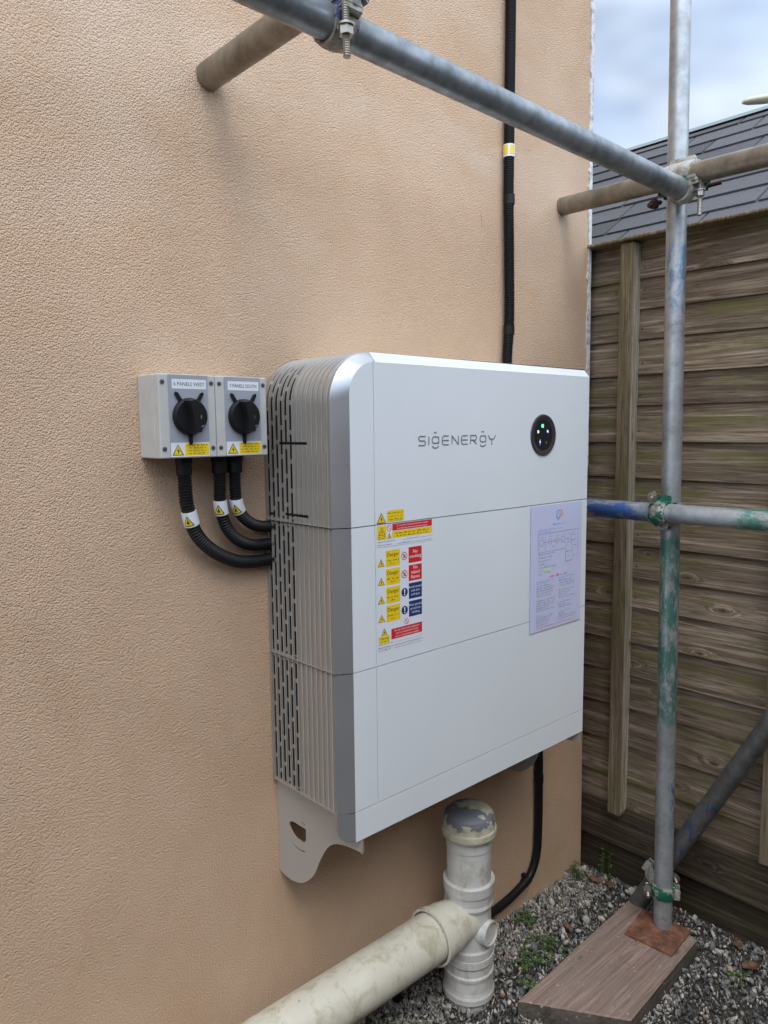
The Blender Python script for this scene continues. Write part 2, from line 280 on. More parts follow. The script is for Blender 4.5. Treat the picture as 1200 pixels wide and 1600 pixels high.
# ------------------------------------------------------------------ mesh builder
class MB:
    def __init__(s): s.v = []; s.f = []; s.mi = []; s.sm = []; s.seed = []; s.mats = []
    def mat(s, name):
        if name not in s.mats: s.mats.append(name)
        return s.mats.index(name)
    def add(s, verts, faces, mat, smooth=False, seed=0.5):
        o = len(s.v); s.v += [tuple(p) for p in verts]; k = s.mat(mat)
        for fc in faces:
            s.f.append(tuple(i+o for i in fc)); s.mi.append(k); s.sm.append(smooth); s.seed.append(seed)
        return s
    def box(s, a, b, mat, seed=.5, bev=0):
        x0, y0, z0 = a; x1, y1, z1 = b
        if bev:
            bm = bmesh.new(); bmesh.ops.create_cube(bm, size=1)
            for vv in bm.verts: vv.co = Vector(((x0+x1)/2+vv.co.x*(x1-x0), (y0+y1)/2+vv.co.y*(y1-y0), (z0+z1)/2+vv.co.z*(z1-z0)))
            bmesh.ops.bevel(bm, geom=bm.edges[:], offset=bev, segments=2, affect='EDGES', profile=.5)
            bm.verts.index_update(); s.add([vv.co[:] for vv in bm.verts], [[q.index for q in fc.verts] for fc in bm.faces], mat, False, seed); bm.free(); return s
        V_ = [(x0, y0, z0), (x1, y0, z0), (x1, y1, z0), (x0, y1, z0), (x0, y0, z1), (x1, y0, z1), (x1, y1, z1), (x0, y1, z1)]
        return s.add(V_, [(0, 3, 2, 1), (4, 5, 6, 7), (0, 1, 5, 4), (1, 2, 6, 5), (2, 3, 7, 6), (3, 0, 4, 7)], mat, False, seed)
    def tube(s, pts, rad, mat, n=24, caps=True, smooth=True, hollow=0, seed=.5):
        pts = [Vector(p) for p in pts]; rads = rad if isinstance(rad, (list, tuple)) else [rad]*len(pts)
        t0 = (pts[1]-pts[0]).normalized(); up = Vector((0, 0, 1)) if abs(t0.z) < .9 else Vector((1, 0, 0))
        nrm = (up-t0*up.dot(t0)).normalized(); V_ = []; F_ = []
        for i, p in enumerate(pts):
            t = ((pts[min(i+1, len(pts)-1)]-pts[max(i-1, 0)])).normalized()
            nrm = (nrm-t*nrm.dot(t)).normalized(); bi = t.cross(nrm)
            for k in range(n):
                a = 2*PI*k/n; V_.append(p+(nrm*math.cos(a)+bi*math.sin(a))*rads[i])
        for i in range(len(pts)-1):
            for k in range(n): F_.append((i*n+k, i*n+(k+1) % n, (i+1)*n+(k+1) % n, (i+1)*n+k))
        s.add(V_, F_, mat, smooth, seed)
        if caps:
            for idx, end in ((0, pts[0]), (len(pts)-1, pts[-1])):
                ring = V_[idx*n:(idx+1)*n]
                if hollow:
                    inner = [end+(q-end)*((rads[idx]-hollow)/rads[idx]) for q in ring]
                    dv = (pts[1]-pts[0] if idx == 0 else pts[-2]-pts[-1]).normalized()*rads[idx]*2.5
                    deep = [q+dv for q in inner]
                    s.add(ring+inner+deep, [(k, (k+1) % n, n+(k+1) % n, n+k) for k in range(n)]+[(n+k, n+(k+1) % n, 2*n+(k+1) % n, 2*n+k) for k in range(n)], mat, False, seed)
                    s.add(deep, [tuple(range(n))], 'inner_dark')
                else: s.add(ring, [tuple(range(n))], mat, False, seed)
        return s
    def lathe(s, origin, axis, prof, mat, n=40, seed=.5):
        """prof: list of (t along axis, radius); consecutive points at sharp steps are duplicated rings"""
        o = Vector(origin); a = Vector(axis).normalized(); up = Vector((0, 0, 1)) if abs(a.z) < .9 else Vector((1, 0, 0))
        x_ = (up-a*up.dot(a)).normalized(); y_ = a.cross(x_)
        for (t0, r0), (t1, r1) in zip(prof[:-1], prof[1:]):
            V_ = []
            for (t, rr) in ((t0, r0), (t1, r1)):
                V_ += [o+a*t+(x_*math.cos(2*PI*k/n)+y_*math.sin(2*PI*k/n))*rr for k in range(n)]
            s.add(V_, [(k, (k+1) % n, n+(k+1) % n, n+k) for k in range(n)], mat, True, seed)
        return s
    def build(s, name, parent=None, loc=None, weld=False):
        me = bpy.data.meshes.new(name); me.from_pydata(s.v, [], s.f)
        for k in s.mats: me.materials.append(MT[k])
        me.polygons.foreach_set('material_index', s.mi); me.polygons.foreach_set('use_smooth', s.sm)
        at = me.attributes.new('seed', 'FLOAT', 'FACE'); at.data.foreach_set('value', s.seed); me.update()
        o = bpy.data.objects.new(name, me); col.objects.link(o)
        if weld:
            bm = bmesh.new(); bm.from_mesh(me); bmesh.ops.remove_doubles(bm, verts=bm.verts, dist=1e-5); bm.to_mesh(me); bm.free()
        base = Vector(loc) if loc is not None else None
        if parent is not None:
            o.parent = parent; off = Vector(parent_loc(parent)); me.transform(Matrix.Translation(-off))
        elif base is not None:
            me.transform(Matrix.Translation(-base)); o.location = base
        return o
def parent_loc(p):
    q = Vector((0, 0, 0))
    while p is not None: q += p.location; p = p.parent
    return q
def tag(o, label=None, cat=None, group=None, kind=None):
    for k, v_ in (('label', label), ('category', cat), ('group', group), ('kind', kind)):
        if v_: o[k] = v_
    return o
def thing(name, loc, label, cat, group=None):
    o = bpy.data.objects.new(name, None); o.empty_display_size = .05; col.objects.link(o); o.location = loc; return tag(o, label, cat, group)
def spline(pts, n=20):
    P_ = [Vector(p) for p in pts]; P_ = [P_[0]*2-P_[1]]+P_+[P_[-1]*2-P_[-2]]; out_ = []
    for i in range(1, len(P_)-2):
        a, b, c_, d = P_[i-1:i+3]
        for k in range(n):
            t = k/n; out_.append(.5*((2*b)+(c_-a)*t+(2*a-5*b+4*c_-d)*t*t+(3*b-a-3*c_+d)*t**3))
    out_.append(P_[-2]); return out_
def resample(pts, step):
    out_ = [pts[0]]; acc = 0
    for a, b in zip(pts[:-1], pts[1:]):
        d = (b-a).length
        while acc+d >= step and d > 1e-9:
            t = (step-acc)/d; a = a+(b-a)*t; out_.append(a); d = (b-a).length; acc = 0
        acc += d
    return out_

# flat printing: polygons laid a fraction of a millimetre above one another on a plane
def text_polys(body, size, align='LEFT', sx=1.0):
    cu = bpy.data.curves.new('t', 'FONT'); cu.body = body; cu.size = size; cu.align_x = align; cu.resolution_u = 2
    o = bpy.data.objects.new('t', cu); col.objects.link(o); dg = bpy.context.evaluated_depsgraph_get(); dg.update()
    me = o.evaluated_get(dg).to_mesh(); V_ = [(q.co.x*sx, q.co.y) for q in me.vertices]; F_ = [tuple(p.vertices) for p in me.polygons]
    o.evaluated_get(dg).to_mesh_clear(); bpy.data.objects.remove(o); bpy.data.curves.remove(cu); return V_, F_
class Print:
    def __init__(s, mb, O, U, V_, step=.00012): s.mb = mb; s.O = Vector(O); s.U = Vector(U); s.V = Vector(V_); s.N = s.U.cross(s.V).normalized(); s.step = step
    def p(s, a, b, k): return s.O+s.U*a+s.V*b+s.N*(k*s.step)
    def poly(s, pts, mat, k): s.mb.add([s.p(a, b, k) for a, b in pts], [tuple(range(len(pts)))], mat)
    def rect(s, x0, y0, x1, y1, mat, k, rr=0):
        if rr:
            pts = []
            for cx, cy, a0 in ((x1-rr, y1-rr, 0), (x0+rr, y1-rr, 90), (x0+rr, y0+rr, 180), (x1-rr, y0+rr, 270)):
                pts += [(cx+rr*math.cos(math.radians(a0+q*30)), cy+rr*math.sin(math.radians(a0+q*30))) for q in range(4)]
            s.poly(pts, mat, k)
        else: s.poly([(x0, y0), (x1, y0), (x1, y1), (x0, y1)], mat, k)
    def line(s, a, b, w_, mat, k):
        a = Vector(a); b = Vector(b); d = (b-a).normalized(); n_ = Vector((-d.y, d.x))*w_/2
        s.poly([tuple(a-n_), tuple(b-n_), tuple(b+n_), tuple(a+n_)], mat, k)
    def stroke(s, pts, w_, mat, k):
        P_ = [Vector(q) for q in pts]; ring = []
        for i in range(len(P_)-1): s.line(P_[i], P_[i+1], w_, mat, k)
        for q in P_[1:-1] : s.poly([(q.x+w_/2*math.cos(t*PI/4), q.y+w_/2*math.sin(t*PI/4)) for t in range(8)], mat, k+.25)
    def disc(s, cx, cy, r_, mat, k, n=28): s.poly([(cx+r_*math.cos(2*PI*i/n), cy+r_*math.sin(2*PI*i/n)) for i in range(n)], mat, k)
    def ring(s, cx, cy, r_, w_, mat, k, n=28, a0=0, a1=360):
        for i in range(n):
            t0, t1 = (math.radians(a0+(a1-a0)*q/n) for q in (i, i+1))
            s.poly([(cx+(r_-w_)*math.cos(t0), cy+(r_-w_)*math.sin(t0)), (cx+r_*math.cos(t0), cy+r_*math.sin(t0)), (cx+r_*math.cos(t1), cy+r_*math.sin(t1)), (cx+(r_-w_)*math.cos(t1), cy+(r_-w_)*math.sin(t1))], mat, k)
    def tri(s, cx, cy, w_, k, icon=True):
        h_ = w_*.88
        s.poly([(cx-w_/2, cy), (cx+w_/2, cy), (cx, cy+h_)], 'black_ink', k)
        s.poly([(cx-w_*.40, cy+h_*.06), (cx+w_*.40, cy+h_*.06), (cx, cy+h_*.88)], 'label_yellow', k+1)
        if icon:
            s.poly([(cx+w_*.04, cy+h_*.66), (cx-w_*.12, cy+h_*.38), (cx+w_*.0, cy+h_*.40)], 'black_ink', k+2)
            s.poly([(cx-w_*.02, cy+h_*.46), (cx+w_*.13, cy+h_*.42), (cx+w_*.0, cy+h_*.12)], 'black_ink', k+2)
    def text(s, body, x, y, size, mat, k, align='CENTER', sx=1.0):
        V_, F_ = text_polys(body, size, align, sx); s.mb.add([s.p(x+a, y+b, k) for a, b in V_], F_, mat)
    def dashes(s, x0, x1, y, h_, mat, k, rg, dens=.8):
        x = x0
        while x < x1:
            l_ = rg.uniform(h_*1.5, h_*5); l_ = min(l_, x1-x)
            for q in range(max(1, int(l_/(h_*1.05)))):   # tiny letter-like ticks
                xx = x+q*h_*1.05; hh = h_*rg.choice((.62, .62, 1, .75))
                s.rect(xx, y, min(xx+h_*.62, x1), y+hh, mat, k)
            x += l_+h_*.8

# ------------------------------------------------------------------ setting
GZ = -.685
mb = MB(); S_ = 400
mb.add([(-S_, -S_, GZ-.006), (S_, -S_, GZ-.006), (S_, S_, GZ-.006), (-S_, S_, GZ-.006)], [(0, 1, 2, 3)], 'soil'); tag(mb.build('ground'), kind='structure')

# house wall with its corner
mb = MB()
xt = lambda z: 1.158-(z+.68)*(.022/2.6)
zs = [GZ-.2, .8, 1.9, 4.4]
for z0, z1 in zip(zs[:-1], zs[1:]):
    mb.add([(-5, 0, z0), (xt(z0), 0, z0), (xt(z1), 0, z1), (-5, 0, z1)], [(0, 1, 2, 3)], 'wall')
    mb.add([(xt(z0), 0, z0), (xt(z0), 6, z0), (xt(z1), 6, z1), (xt(z1), 0, z1)], [(0, 1, 2, 3)], 'wall')
mb.add([(-5, 0, 4.4), (xt(4.4), 0, 4.4), (xt(4.4), 6, 4.4), (-5, 6, 4.4)], [(0, 1, 2, 3)], 'wall')
mb.add([(-5, 0, GZ-.2), (-5, 6, GZ-.2), (-5, 6, 4.4), (-5, 0, 4.4)], [(3, 2, 1, 0)], 'wall')
house = thing('house_wall', (0, 0, GZ), 'peach roughcast rendered house wall carrying the white battery unit', 'wall')
mb.build('wall', house)
mb = MB(); mb.add([(.6545, -.0006, 1.245), (.6560, -.0006, 1.246), (.6600, -.0006, 1.228), (.6612, -.0006, 1.213), (.6600, -.0006, 1.212), (.6588, -.0006, 1.226)], [(0, 5, 4, 3, 2, 1)], 'scuff'); mb.build('scuff_mark', house)
mb = MB(); zz = .60; pts = []
while zz < 4.4: pts.append((zz, .010+rnd.uniform(-.0035, .0045)+(.004 if rnd.random() < .12 else 0))); zz += rnd.uniform(.008, .03)
for (z0, w0), (z1, w1) in zip(pts[:-1], pts[1:]):
    for ya, yb in ((-.0035, None),):
        x0, x1 = xt(z0)+.005, xt(z1)+.005
        mb.add([(x0-w0-.004, -.0035, z0), (x0, -.0035, z0), (x1, -.0035, z1), (x1-w1-.004, -.0035, z1)], [(0, 1, 2, 3)], 'bead')
        mb.add([(x0, -.0035, z0), (x0, .03, z0), (x1, .03, z1), (x1, -.0035, z1)], [(0, 1, 2, 3)], 'bead')
        mb.add([(x0-w0-.004, .001, z0), (x0-w0-.004, -.0035, z0), (x1-w1-.004, -.0035, z1), (x1-w1-.004, .001, z1)], [(0, 1, 2, 3)], 'bead')
tag(mb.build('corner_bead', house), 'chipped white corner bead')

# fence: slatted panel, battens, cap, gravel boards
FX = 1.18
fence = thing('timber_fence', (FX, -.3, GZ), 'weathered brown horizontal board fence beyond the scaffold tube', 'fence')
Z = [-.44, -.341, -.232, -.114, -.011, .092, .195, .289, .382, .483, .580, .683, .787, .875, .972, 1.056, 1.140, 1.225]
mb = MB()
for z0, z1 in zip(Z[:-1], Z[1:]):
    for ya, yb in ((-2.30, -.545), (-.545, .9)):
        n_ = 14; sd_ = rnd.random(); V_ = []; A_ = []; ph = rnd.random()*6; amp = rnd.uniform(.001, .0035)
        for i in range(n_+1):
            y = ya+(yb-ya)*i/n_; wv_ = amp*math.sin(y*5+ph); wb = amp*math.sin(y*5+ph+1.3)*.6
            zt_ = z1+.006+wv_; zb = z0-.012+wb
            V_ += [(FX-.005, y, zb+.0015), (FX+.006, y, zt_+.02), (FX+.013, y, zt_+.02), (FX+.006, y, zb)]; A_ += [(FX-.0037, y, zb), (FX-.0052, y, zb+.0014)]
        F_ = []
        for i in range(n_):
            a = i*4; b = a+4
            F_ += [(a, a+1, b+1, b), (a+1, a+2, b+2, b+1), (a+2, a+3, b+3, b+2), (a+3, a, b, b+3)]
        mb.add(V_, F_, 'fence_wood', False, sd_); mb.add(A_, [(2*q, 2*q+1, 2*q+3, 2*q+2) for q in range(n_)], 'batten_wood', False, 1)
for yc in (-.122, -.566):
    for z0 in Z[:-1]:
        for dy in (-.034, .036):
            mb.tube([(FX-.004, yc+dy+rnd.uniform(-.004, .004), z0+.02), (FX+.002, yc+dy, z0+.02)], .0022, 'bolt_rust', 8)
mb.build('board_panel', fence)
for yc, w_ in ((-.122, .042), (-.566, .044), (-1.3, .044), (.5, .044), (-2.1, .044)):
    mb = MB(); mb.box((FX-.040, yc-w_/2, -.455 if yc > -.3 else -.425), (FX+.006, yc+w_/2, 1.228), 'batten_wood', rnd.random(), .002); mb.box((FX-.039, yc-w_/2-.0012, -.445), (FX-.002, yc-w_/2-.0002, 1.226), 'batten_lit_wood', .8); mb.build('batten', fence)  # thin pale strip paints the light falling on each batten's open side
mb = MB(); mb.box((FX-.050, -2.3, 1.233), (FX+.05, .9, 1.242), 'batten_wood', .8, .003); mb.build('cap_rail', fence)
mb = MB(); mb.box((FX-.012, -2.3, -.568), (FX+.024, .9, -.440), 'gravel_board_wood', .7, .002); mb.build('gravel_board', fence)
mb = MB(); mb.box((FX+.012, -2.3, GZ-.05), (FX+.040, .9, -.571), 'gravel_board_wood', .3, .002); mb.build('gravel_board', fence)

# shingled outbuilding roof behind the fence
shed = thing('garden_shed', (2.2, .2, GZ), 'dark grey felt shingled outbuilding roof rising behind the fence', 'outbuilding')
tp = math.tan(math.radians(35)); cs, sn = math.cos(math.radians(35)), math.sin(math.radians(35))
mb = MB(); X0, Z0r = 1.45, 1.15; SL = 1.69; expo = .147; nC = int(SL/expo)+1; base = (X0, Z0r)
def rp(s_, y, up_=0): return (X0+s_*cs-sn*up_, y, Z0r+s_*sn+cs*up_)
mb.add([rp(-.05, -2.5, -.012), rp(-.05, 4, -.012), rp(SL, 4, -.012), rp(SL, -2.5, -.012)], [(0, 3, 2, 1)], 'gap')
for k in range(nC):
    s0 = k*expo-.03; s1 = min(s0+expo+.03, SL); y = -2.5-rnd.random()*.3+(k % 2)*.16
    while y < 4:
        wt = rnd.choice((.27, .31, .35)); l0, l1 = .010, .001; g_ = .010; dz = rnd.uniform(-.0008, .0012)
        A = [rp(s0, y, l0+dz), rp(s0, y+wt-g_, l0+dz), rp(s1, y+wt-g_, l1), rp(s1, y, l1), rp(s0, y, -.004), rp(s0, y+wt-g_, -.004), rp(s1, y+wt-g_, -.008), rp(s1, y, -.008)]
        mb.add(A, [(0, 3, 2, 1), (0, 1, 5, 4), (1, 2, 6, 5), (0, 4, 7, 3)], 'shingle', False, rnd.random()); y += wt
mb.build('roof', shed)
mb = MB(); a0 = rp(SL-.03, 0, .014); a1 = rp(SL+.015, 0, .016); a2 = rp(SL+.015, 0, -.05)
mb.add([(a0[0], -2.5, a0[2]), (a0[0], 4, a0[2]), (a1[0], 4, a1[2]), (a1[0], -2.5, a1[2]), (a2[0], -2.5, a2[2]), (a2[0], 4, a2[2])], [(0, 3, 2, 1), (3, 4, 5, 2)], 'metal_edge'); mb.build('ridge_trim', shed)
mb = MB(); mb.box((1.55, -2.4, GZ-.05), (2.80, 3.9, 1.12), 'gravel_board_wood', .8); mb.build('wall', shed)

# street lamp far beyond
lamp = thing('street_lamp', (12.55, 3.70, GZ), 'pale street lamp head rising above the dark shingled roof', 'street lamp')
mb = MB(); mb.tube([(12.55, 3.70, GZ), (12.55, 3.70, 3), (12.55, 3.70, 5.86)], [.11, .09, .065], 'lamp_post', 16); mb.build('post', lamp)
mb = MB(); V_ = []
A = Vector((12.5, 3.74, 5.95)); B = Vector((11.98, 4.17, 5.86)); d = (B-A).normalized(); sd_ = d.cross(Vector((0, 0, 1))).normalized()
secs = [(0, .05, .05), (.15, .10, .07), (.5, .12, .065), (.85, .10, .05), (1, .05, .03)]
for t, w_, h_ in secs:
    p_ = A+(B-A)*t
    for a in range(12): V_.append(p_+sd_*w_*math.cos(a*PI/6)+Vector((0, 0, 1))*h_*math.sin(a*PI/6))
F_ = [(i*12+k, i*12+(k+1) % 12, (i+1)*12+(k+1) % 12, (i+1)*12+k) for i in range(4) for k in range(12)]+[tuple(range(12)), tuple(range(48, 60))]
mb.add(V_, F_, 'lamp_shell', True); mb.build('lamp_head', lamp)
mb = MB(); mb.tube([A+Vector((-.03, .02, .05)), A+Vector((-.03, .02, .13))], .045, 'lamp_post', 12); mb.build('photocell', lamp)

# added unseen wall behind the viewer, sized to dim the lower passage
mb = MB(); mb.box((-5, -2.35, GZ-.05), (1.13, -2.13, 1.45), 'brick', .5); tag(mb.build('added_shade_wall', loc=(0, -2.2, GZ)), 'added unseen brown brick wall behind the viewer, shading the lower passage', 'wall')

# ------------------------------------------------------------------ gravel (countless)
ico = bmesh.new(); bmesh.ops.create_icosphere(ico, subdivisions=1, radius=1); IV = np.array([q.co[:] for q in ico.verts]); IF = np.array([[q.index for q in fc.verts] for fc in ico.faces]); ico.free()
rs = np.random.RandomState(3)
def stones(n, box_, smin, smax, zo, lo=0, hi=1):
    cx = rs.uniform(box_[0], box_[1], n); cy = rs.uniform(box_[2], box_[3], n); s_ = smin+(smax-smin)*rs.rand(n)**2.2
    return cx, cy, s_, zo+rs.uniform(-.003, .006, n), lo+(hi-lo)*rs.rand(n)
def bank():
    xs_, ys_ = [], []
    for (ax0, ay0), (ax1, ay1), ox, oy in (((.49, -.232), (1.052, -.215), 0, 1), ((.495, -.25), (.640, -.475), -1, -.6), ((.652, -.475), (1.036, -.452), 0, -1), ((1.066, -.228), (1.044, -.44), 1, 0)):
        t_ = rs.rand(420); q_ = rs.rand(420)**1.5*.028; xs_.append(ax0+(ax1-ax0)*t_+ox*q_); ys_.append(ay0+(ay1-ay0)*t_+oy*q_)
    xs_ = np.concatenate(xs_); ys_ = np.concatenate(ys_); k_ = len(xs_); return xs_, ys_, .004+.007*rs.rand(k_)**2, GZ+rs.uniform(.002, .014, k_), rs.rand(k_)
parts = [bank(), stones(9000, (.0, 1.175, -.72, .0), .0030, .0080, GZ), stones(5500, (.0, 1.175, -.72, .0), .0065, .0135, GZ+.002), stones(5500, (.25, 1.16, -.13, .0), .0038, .0095, GZ+.003, .5, 1), stones(5000, (-1.2, 1.17, -1.6, -.7), .006, .012, GZ), stones(1700, (-.05, 1.17, -.72, 0), .011, .021, GZ+.003, .25, 1)]
cx, cy, s_, cz, sd_ = [np.concatenate(q) for q in zip(*parts)]
n = len(cx); nv = len(IV); ax = rs.uniform(.55, 1.25, (n, 1, 3)); ax[:, :, 2] *= .75
Vs = IV[None]*(1+rs.uniform(-.28, .28, (n, nv, 1)))*ax*s_[:, None, None]
q_ = rs.randn(n, 3, 3); Q = np.linalg.qr(q_)[0]; Q = Q*.55+np.eye(3)[None]*.45; Vs = np.einsum('nij,nvj->nvi', Q, Vs)
Vs[:, :, 0] += cx[:, None]; Vs[:, :, 1] += cy[:, None]; Vs[:, :, 2] += cz[:, None]
# keep stones out of the timber board
keep = ~((cx > .53) & (cx < 1.05) & (cy < -.240) & (cy > -.455))
Vs = Vs[keep]; sd_ = sd_[keep]; n = len(Vs)
Fs = (IF[None]+np.arange(n)[:, None, None]*nv).reshape(-1, 3)
me = bpy.data.meshes.new('gravel'); me.vertices.add(n*nv); me.vertices.foreach_set('co', Vs.reshape(-1))
me.loops.add(len(Fs)*3); me.loops.foreach_set('vertex_index', Fs.reshape(-1).astype(np.int32)); me.polygons.add(len(Fs))
me.polygons.foreach_set('loop_start', np.arange(0, len(Fs)*3, 3, dtype=np.int32)); me.polygons.foreach_set('loop_total', np.full(len(Fs), 3, dtype=np.int32))
me.update(calc_edges=True); me.materials.append(MT['stone']); at = me.attributes.new('seed', 'FLOAT', 'FACE'); at.data.foreach_set('value', np.repeat(sd_**1.25, len(IF)).astype(np.float32))
gr = bpy.data.objects.new('gravel', me); col.objects.link(gr); tag(gr, 'loose grey and buff gravel along the foot of the wall', 'gravel', kind='stuff')

# ------------------------------------------------------------------ battery unit
D, TC, W_, C_ = .230, .017, .823, .031
XR = W_-C_; R_o, R_i = .092, .061
ZB, Z1, Z2, Z3, ZF, ZT = -.0587, 0, .27, .54, .838, .857
unit = thing('home_battery', (.4, 0, ZB), 'tall white wall mounted battery and inverter unit with silver rounded edge', 'battery unit')
def prof(off, z_lo, z_hi, xend=.092):
    """outline of the left end: up the side, round the top corner, then along the top"""
    p_ = []; R = R_o-off
    if z_hi > ZT-.1:
        p_.append((off, z_lo)); za = ZT-R_o; n_ = 18
        zc = z_lo
        for i in range(n_+1):
            a = PI-PI/2*i/n_; p_.append((R_o+R*math.cos(a), za+R*math.sin(a)))
        if xend > R_o: p_.append((xend, ZT-off))
        return p_
    return [(off, z_lo), (off, z_hi)]
def arclen(p_):
    s_ = [0]
    for a, b in zip(p_[:-1], p_[1:]): s_.append(s_[-1]+math.dist(a, b))
    return s_
def at_s(p_, S, s_):
    for i in range(len(S)-1):
        if s_ <= S[i+1]+1e-9:
            t = (s_-S[i])/max(S[i+1]-S[i], 1e-9); return (p_[i][0]+(p_[i+1][0]-p_[i][0])*t, p_[i][1]+(p_[i+1][1]-p_[i][1])*t)
    return p_[-1]
def offset_profile(p_, off):
    out_ = []
    for i, q in enumerate(p_):
        a = p_[max(i-1, 0)]; b = p_[min(i+1, len(p_)-1)]; dx, dz = b[0]-a[0], b[1]-a[1]; l_ = math.hypot(dx, dz); out_.append((q[0]+dz/l_*off, q[1]-dx/l_*off))
    return out_
Y_SIDE0, Y_SIDE1 = -.003, -(D-TC)
def side_cover(z_lo, z_hi, name, parent, top=False, cut=None):
    mb = MB(); base_p = prof(0, z_lo, z_hi); S = arclen(base_p); Ltot = S[-1]
    pitch_ = .0152; ys = Y_SIDE0; GD = .0013
    def strip(ya, oa, yb, ob, ss, mat='side', skip=None):
        # ss: list of (s0,s1) kept intervals
        for s0, s1 in ss:
            st = [s0]+[q for q in S if s0 < q < s1]+[s1]; V_ = []
            for q in st:
                x, z = at_s(base_p, S, q); x1, z1 = at_s(base_p, S, min(q+.0006, Ltot)); x0, z0 = at_s(base_p, S, max(q-.0006, 0))
                dx, dz = x1-x0, z1-z0; l_ = math.hypot(dx, dz); nx, nz = dz/l_, -dx/l_
                V_ += [(x+nx*oa, ya, z+nz*oa), (x+nx*ob, yb, z+nz*ob)]
            mb.add(V_, [(2*i, 2*i+1, 2*i+3, 2*i+2) for i in range(len(st)-1)], mat, True)
    full = [(0, Ltot)]
    def minus(iv, c0, c1):
        o_ = []
        for a, b in iv:
            if c1 <= a or c0 >= b: o_.append((a, b)); continue
            if a < c0: o_.append((a, c0))
            if b > c1: o_.append((c1, b))
        return o_
    def cuts(iv, y):
        for (y0, y1, za, zb) in (cut or []):
            if y1 <= y <= y0: iv = minus(iv, za-z_lo, zb-z_lo)
        return iv
    y = Y_SIDE0; ncol = 13; RC = .0034; FW = .0017; SW = .0086
    strip(y, 0, y-.004, 0, full); y -= .004
    for k in range(ncol):
        bw = pitch_-FW
        iv = cuts(full, y-bw/2)
        strip(y, 0, y-.0007, RC, iv)
        if k < 6:
            a_, b_ = y-(bw-SW)/2, y-(bw+SW)/2
            strip(y-.0007, RC, a_, RC, iv); strip(b_, RC, y-bw+.0004, RC, iv)
            L_, G_ = .047, .0085; off_ = (k % 2)*.5*(L_+G_)+(k//2)*.009; keepv = []; s_ = -off_
            while s_ < Ltot+L_:
                s_ += L_; keepv.append((max(0, s_), min(Ltot, s_+G_))); s_ += G_
            keepv = [q for q in keepv if q[1] > q[0]]+([(0, .006), (Ltot-.006, Ltot)] if not top else [(0, .006), (Ltot-.03, Ltot)])
            kk = []
            for q in keepv:
                z_ = [q]
                for (y0, y1, za, zb) in (cut or []):
                    if y1 <= y-bw/2 <= y0: z_ = [w2 for w1 in z_ for w2 in minus([w1], za-z_lo, zb-z_lo)]
                kk += z_
            strip(a_, RC, b_, RC, kk)
        else: strip(y-.0007, RC, y-bw+.0004, RC, iv)
        strip(y-bw+.0004, RC, y-bw, 0, iv); strip(y-bw, 0, y-bw-FW, 0, cuts(full, y-bw-FW/2), 'fin'); strip(y-bw-FW, 0, y-bw-FW-.0002, .0012, cuts(full, y-bw-FW/2), 'fin'); y -= pitch_
    strip(y, 0, y-.0012, RC, full); strip(y-.0012, RC, Y_SIDE1, RC*.6, full)
    # sheet return at the open ends so the cover has thickness
    for sgn, s_ in ((1, 0), (-1, Ltot)):
        x, z = at_s(base_p, S, s_)
        if s_ == 0: mb.add([(x, Y_SIDE0, z), (x, Y_SIDE1, z), (x+.012, Y_SIDE1, z), (x+.012, Y_SIDE0, z)], [(0, 1, 2, 3)], 'side')
        elif not top: mb.add([(x, Y_SIDE0, z), (x, Y_SIDE1, z), (x+.012, Y_SIDE1, z), (x+.012, Y_SIDE0, z)], [(3, 2, 1, 0)], 'side')
    return mb.build(name, parent)
def front_prof(n=18):
    i_ = []; o_ = []
    return i_, o_
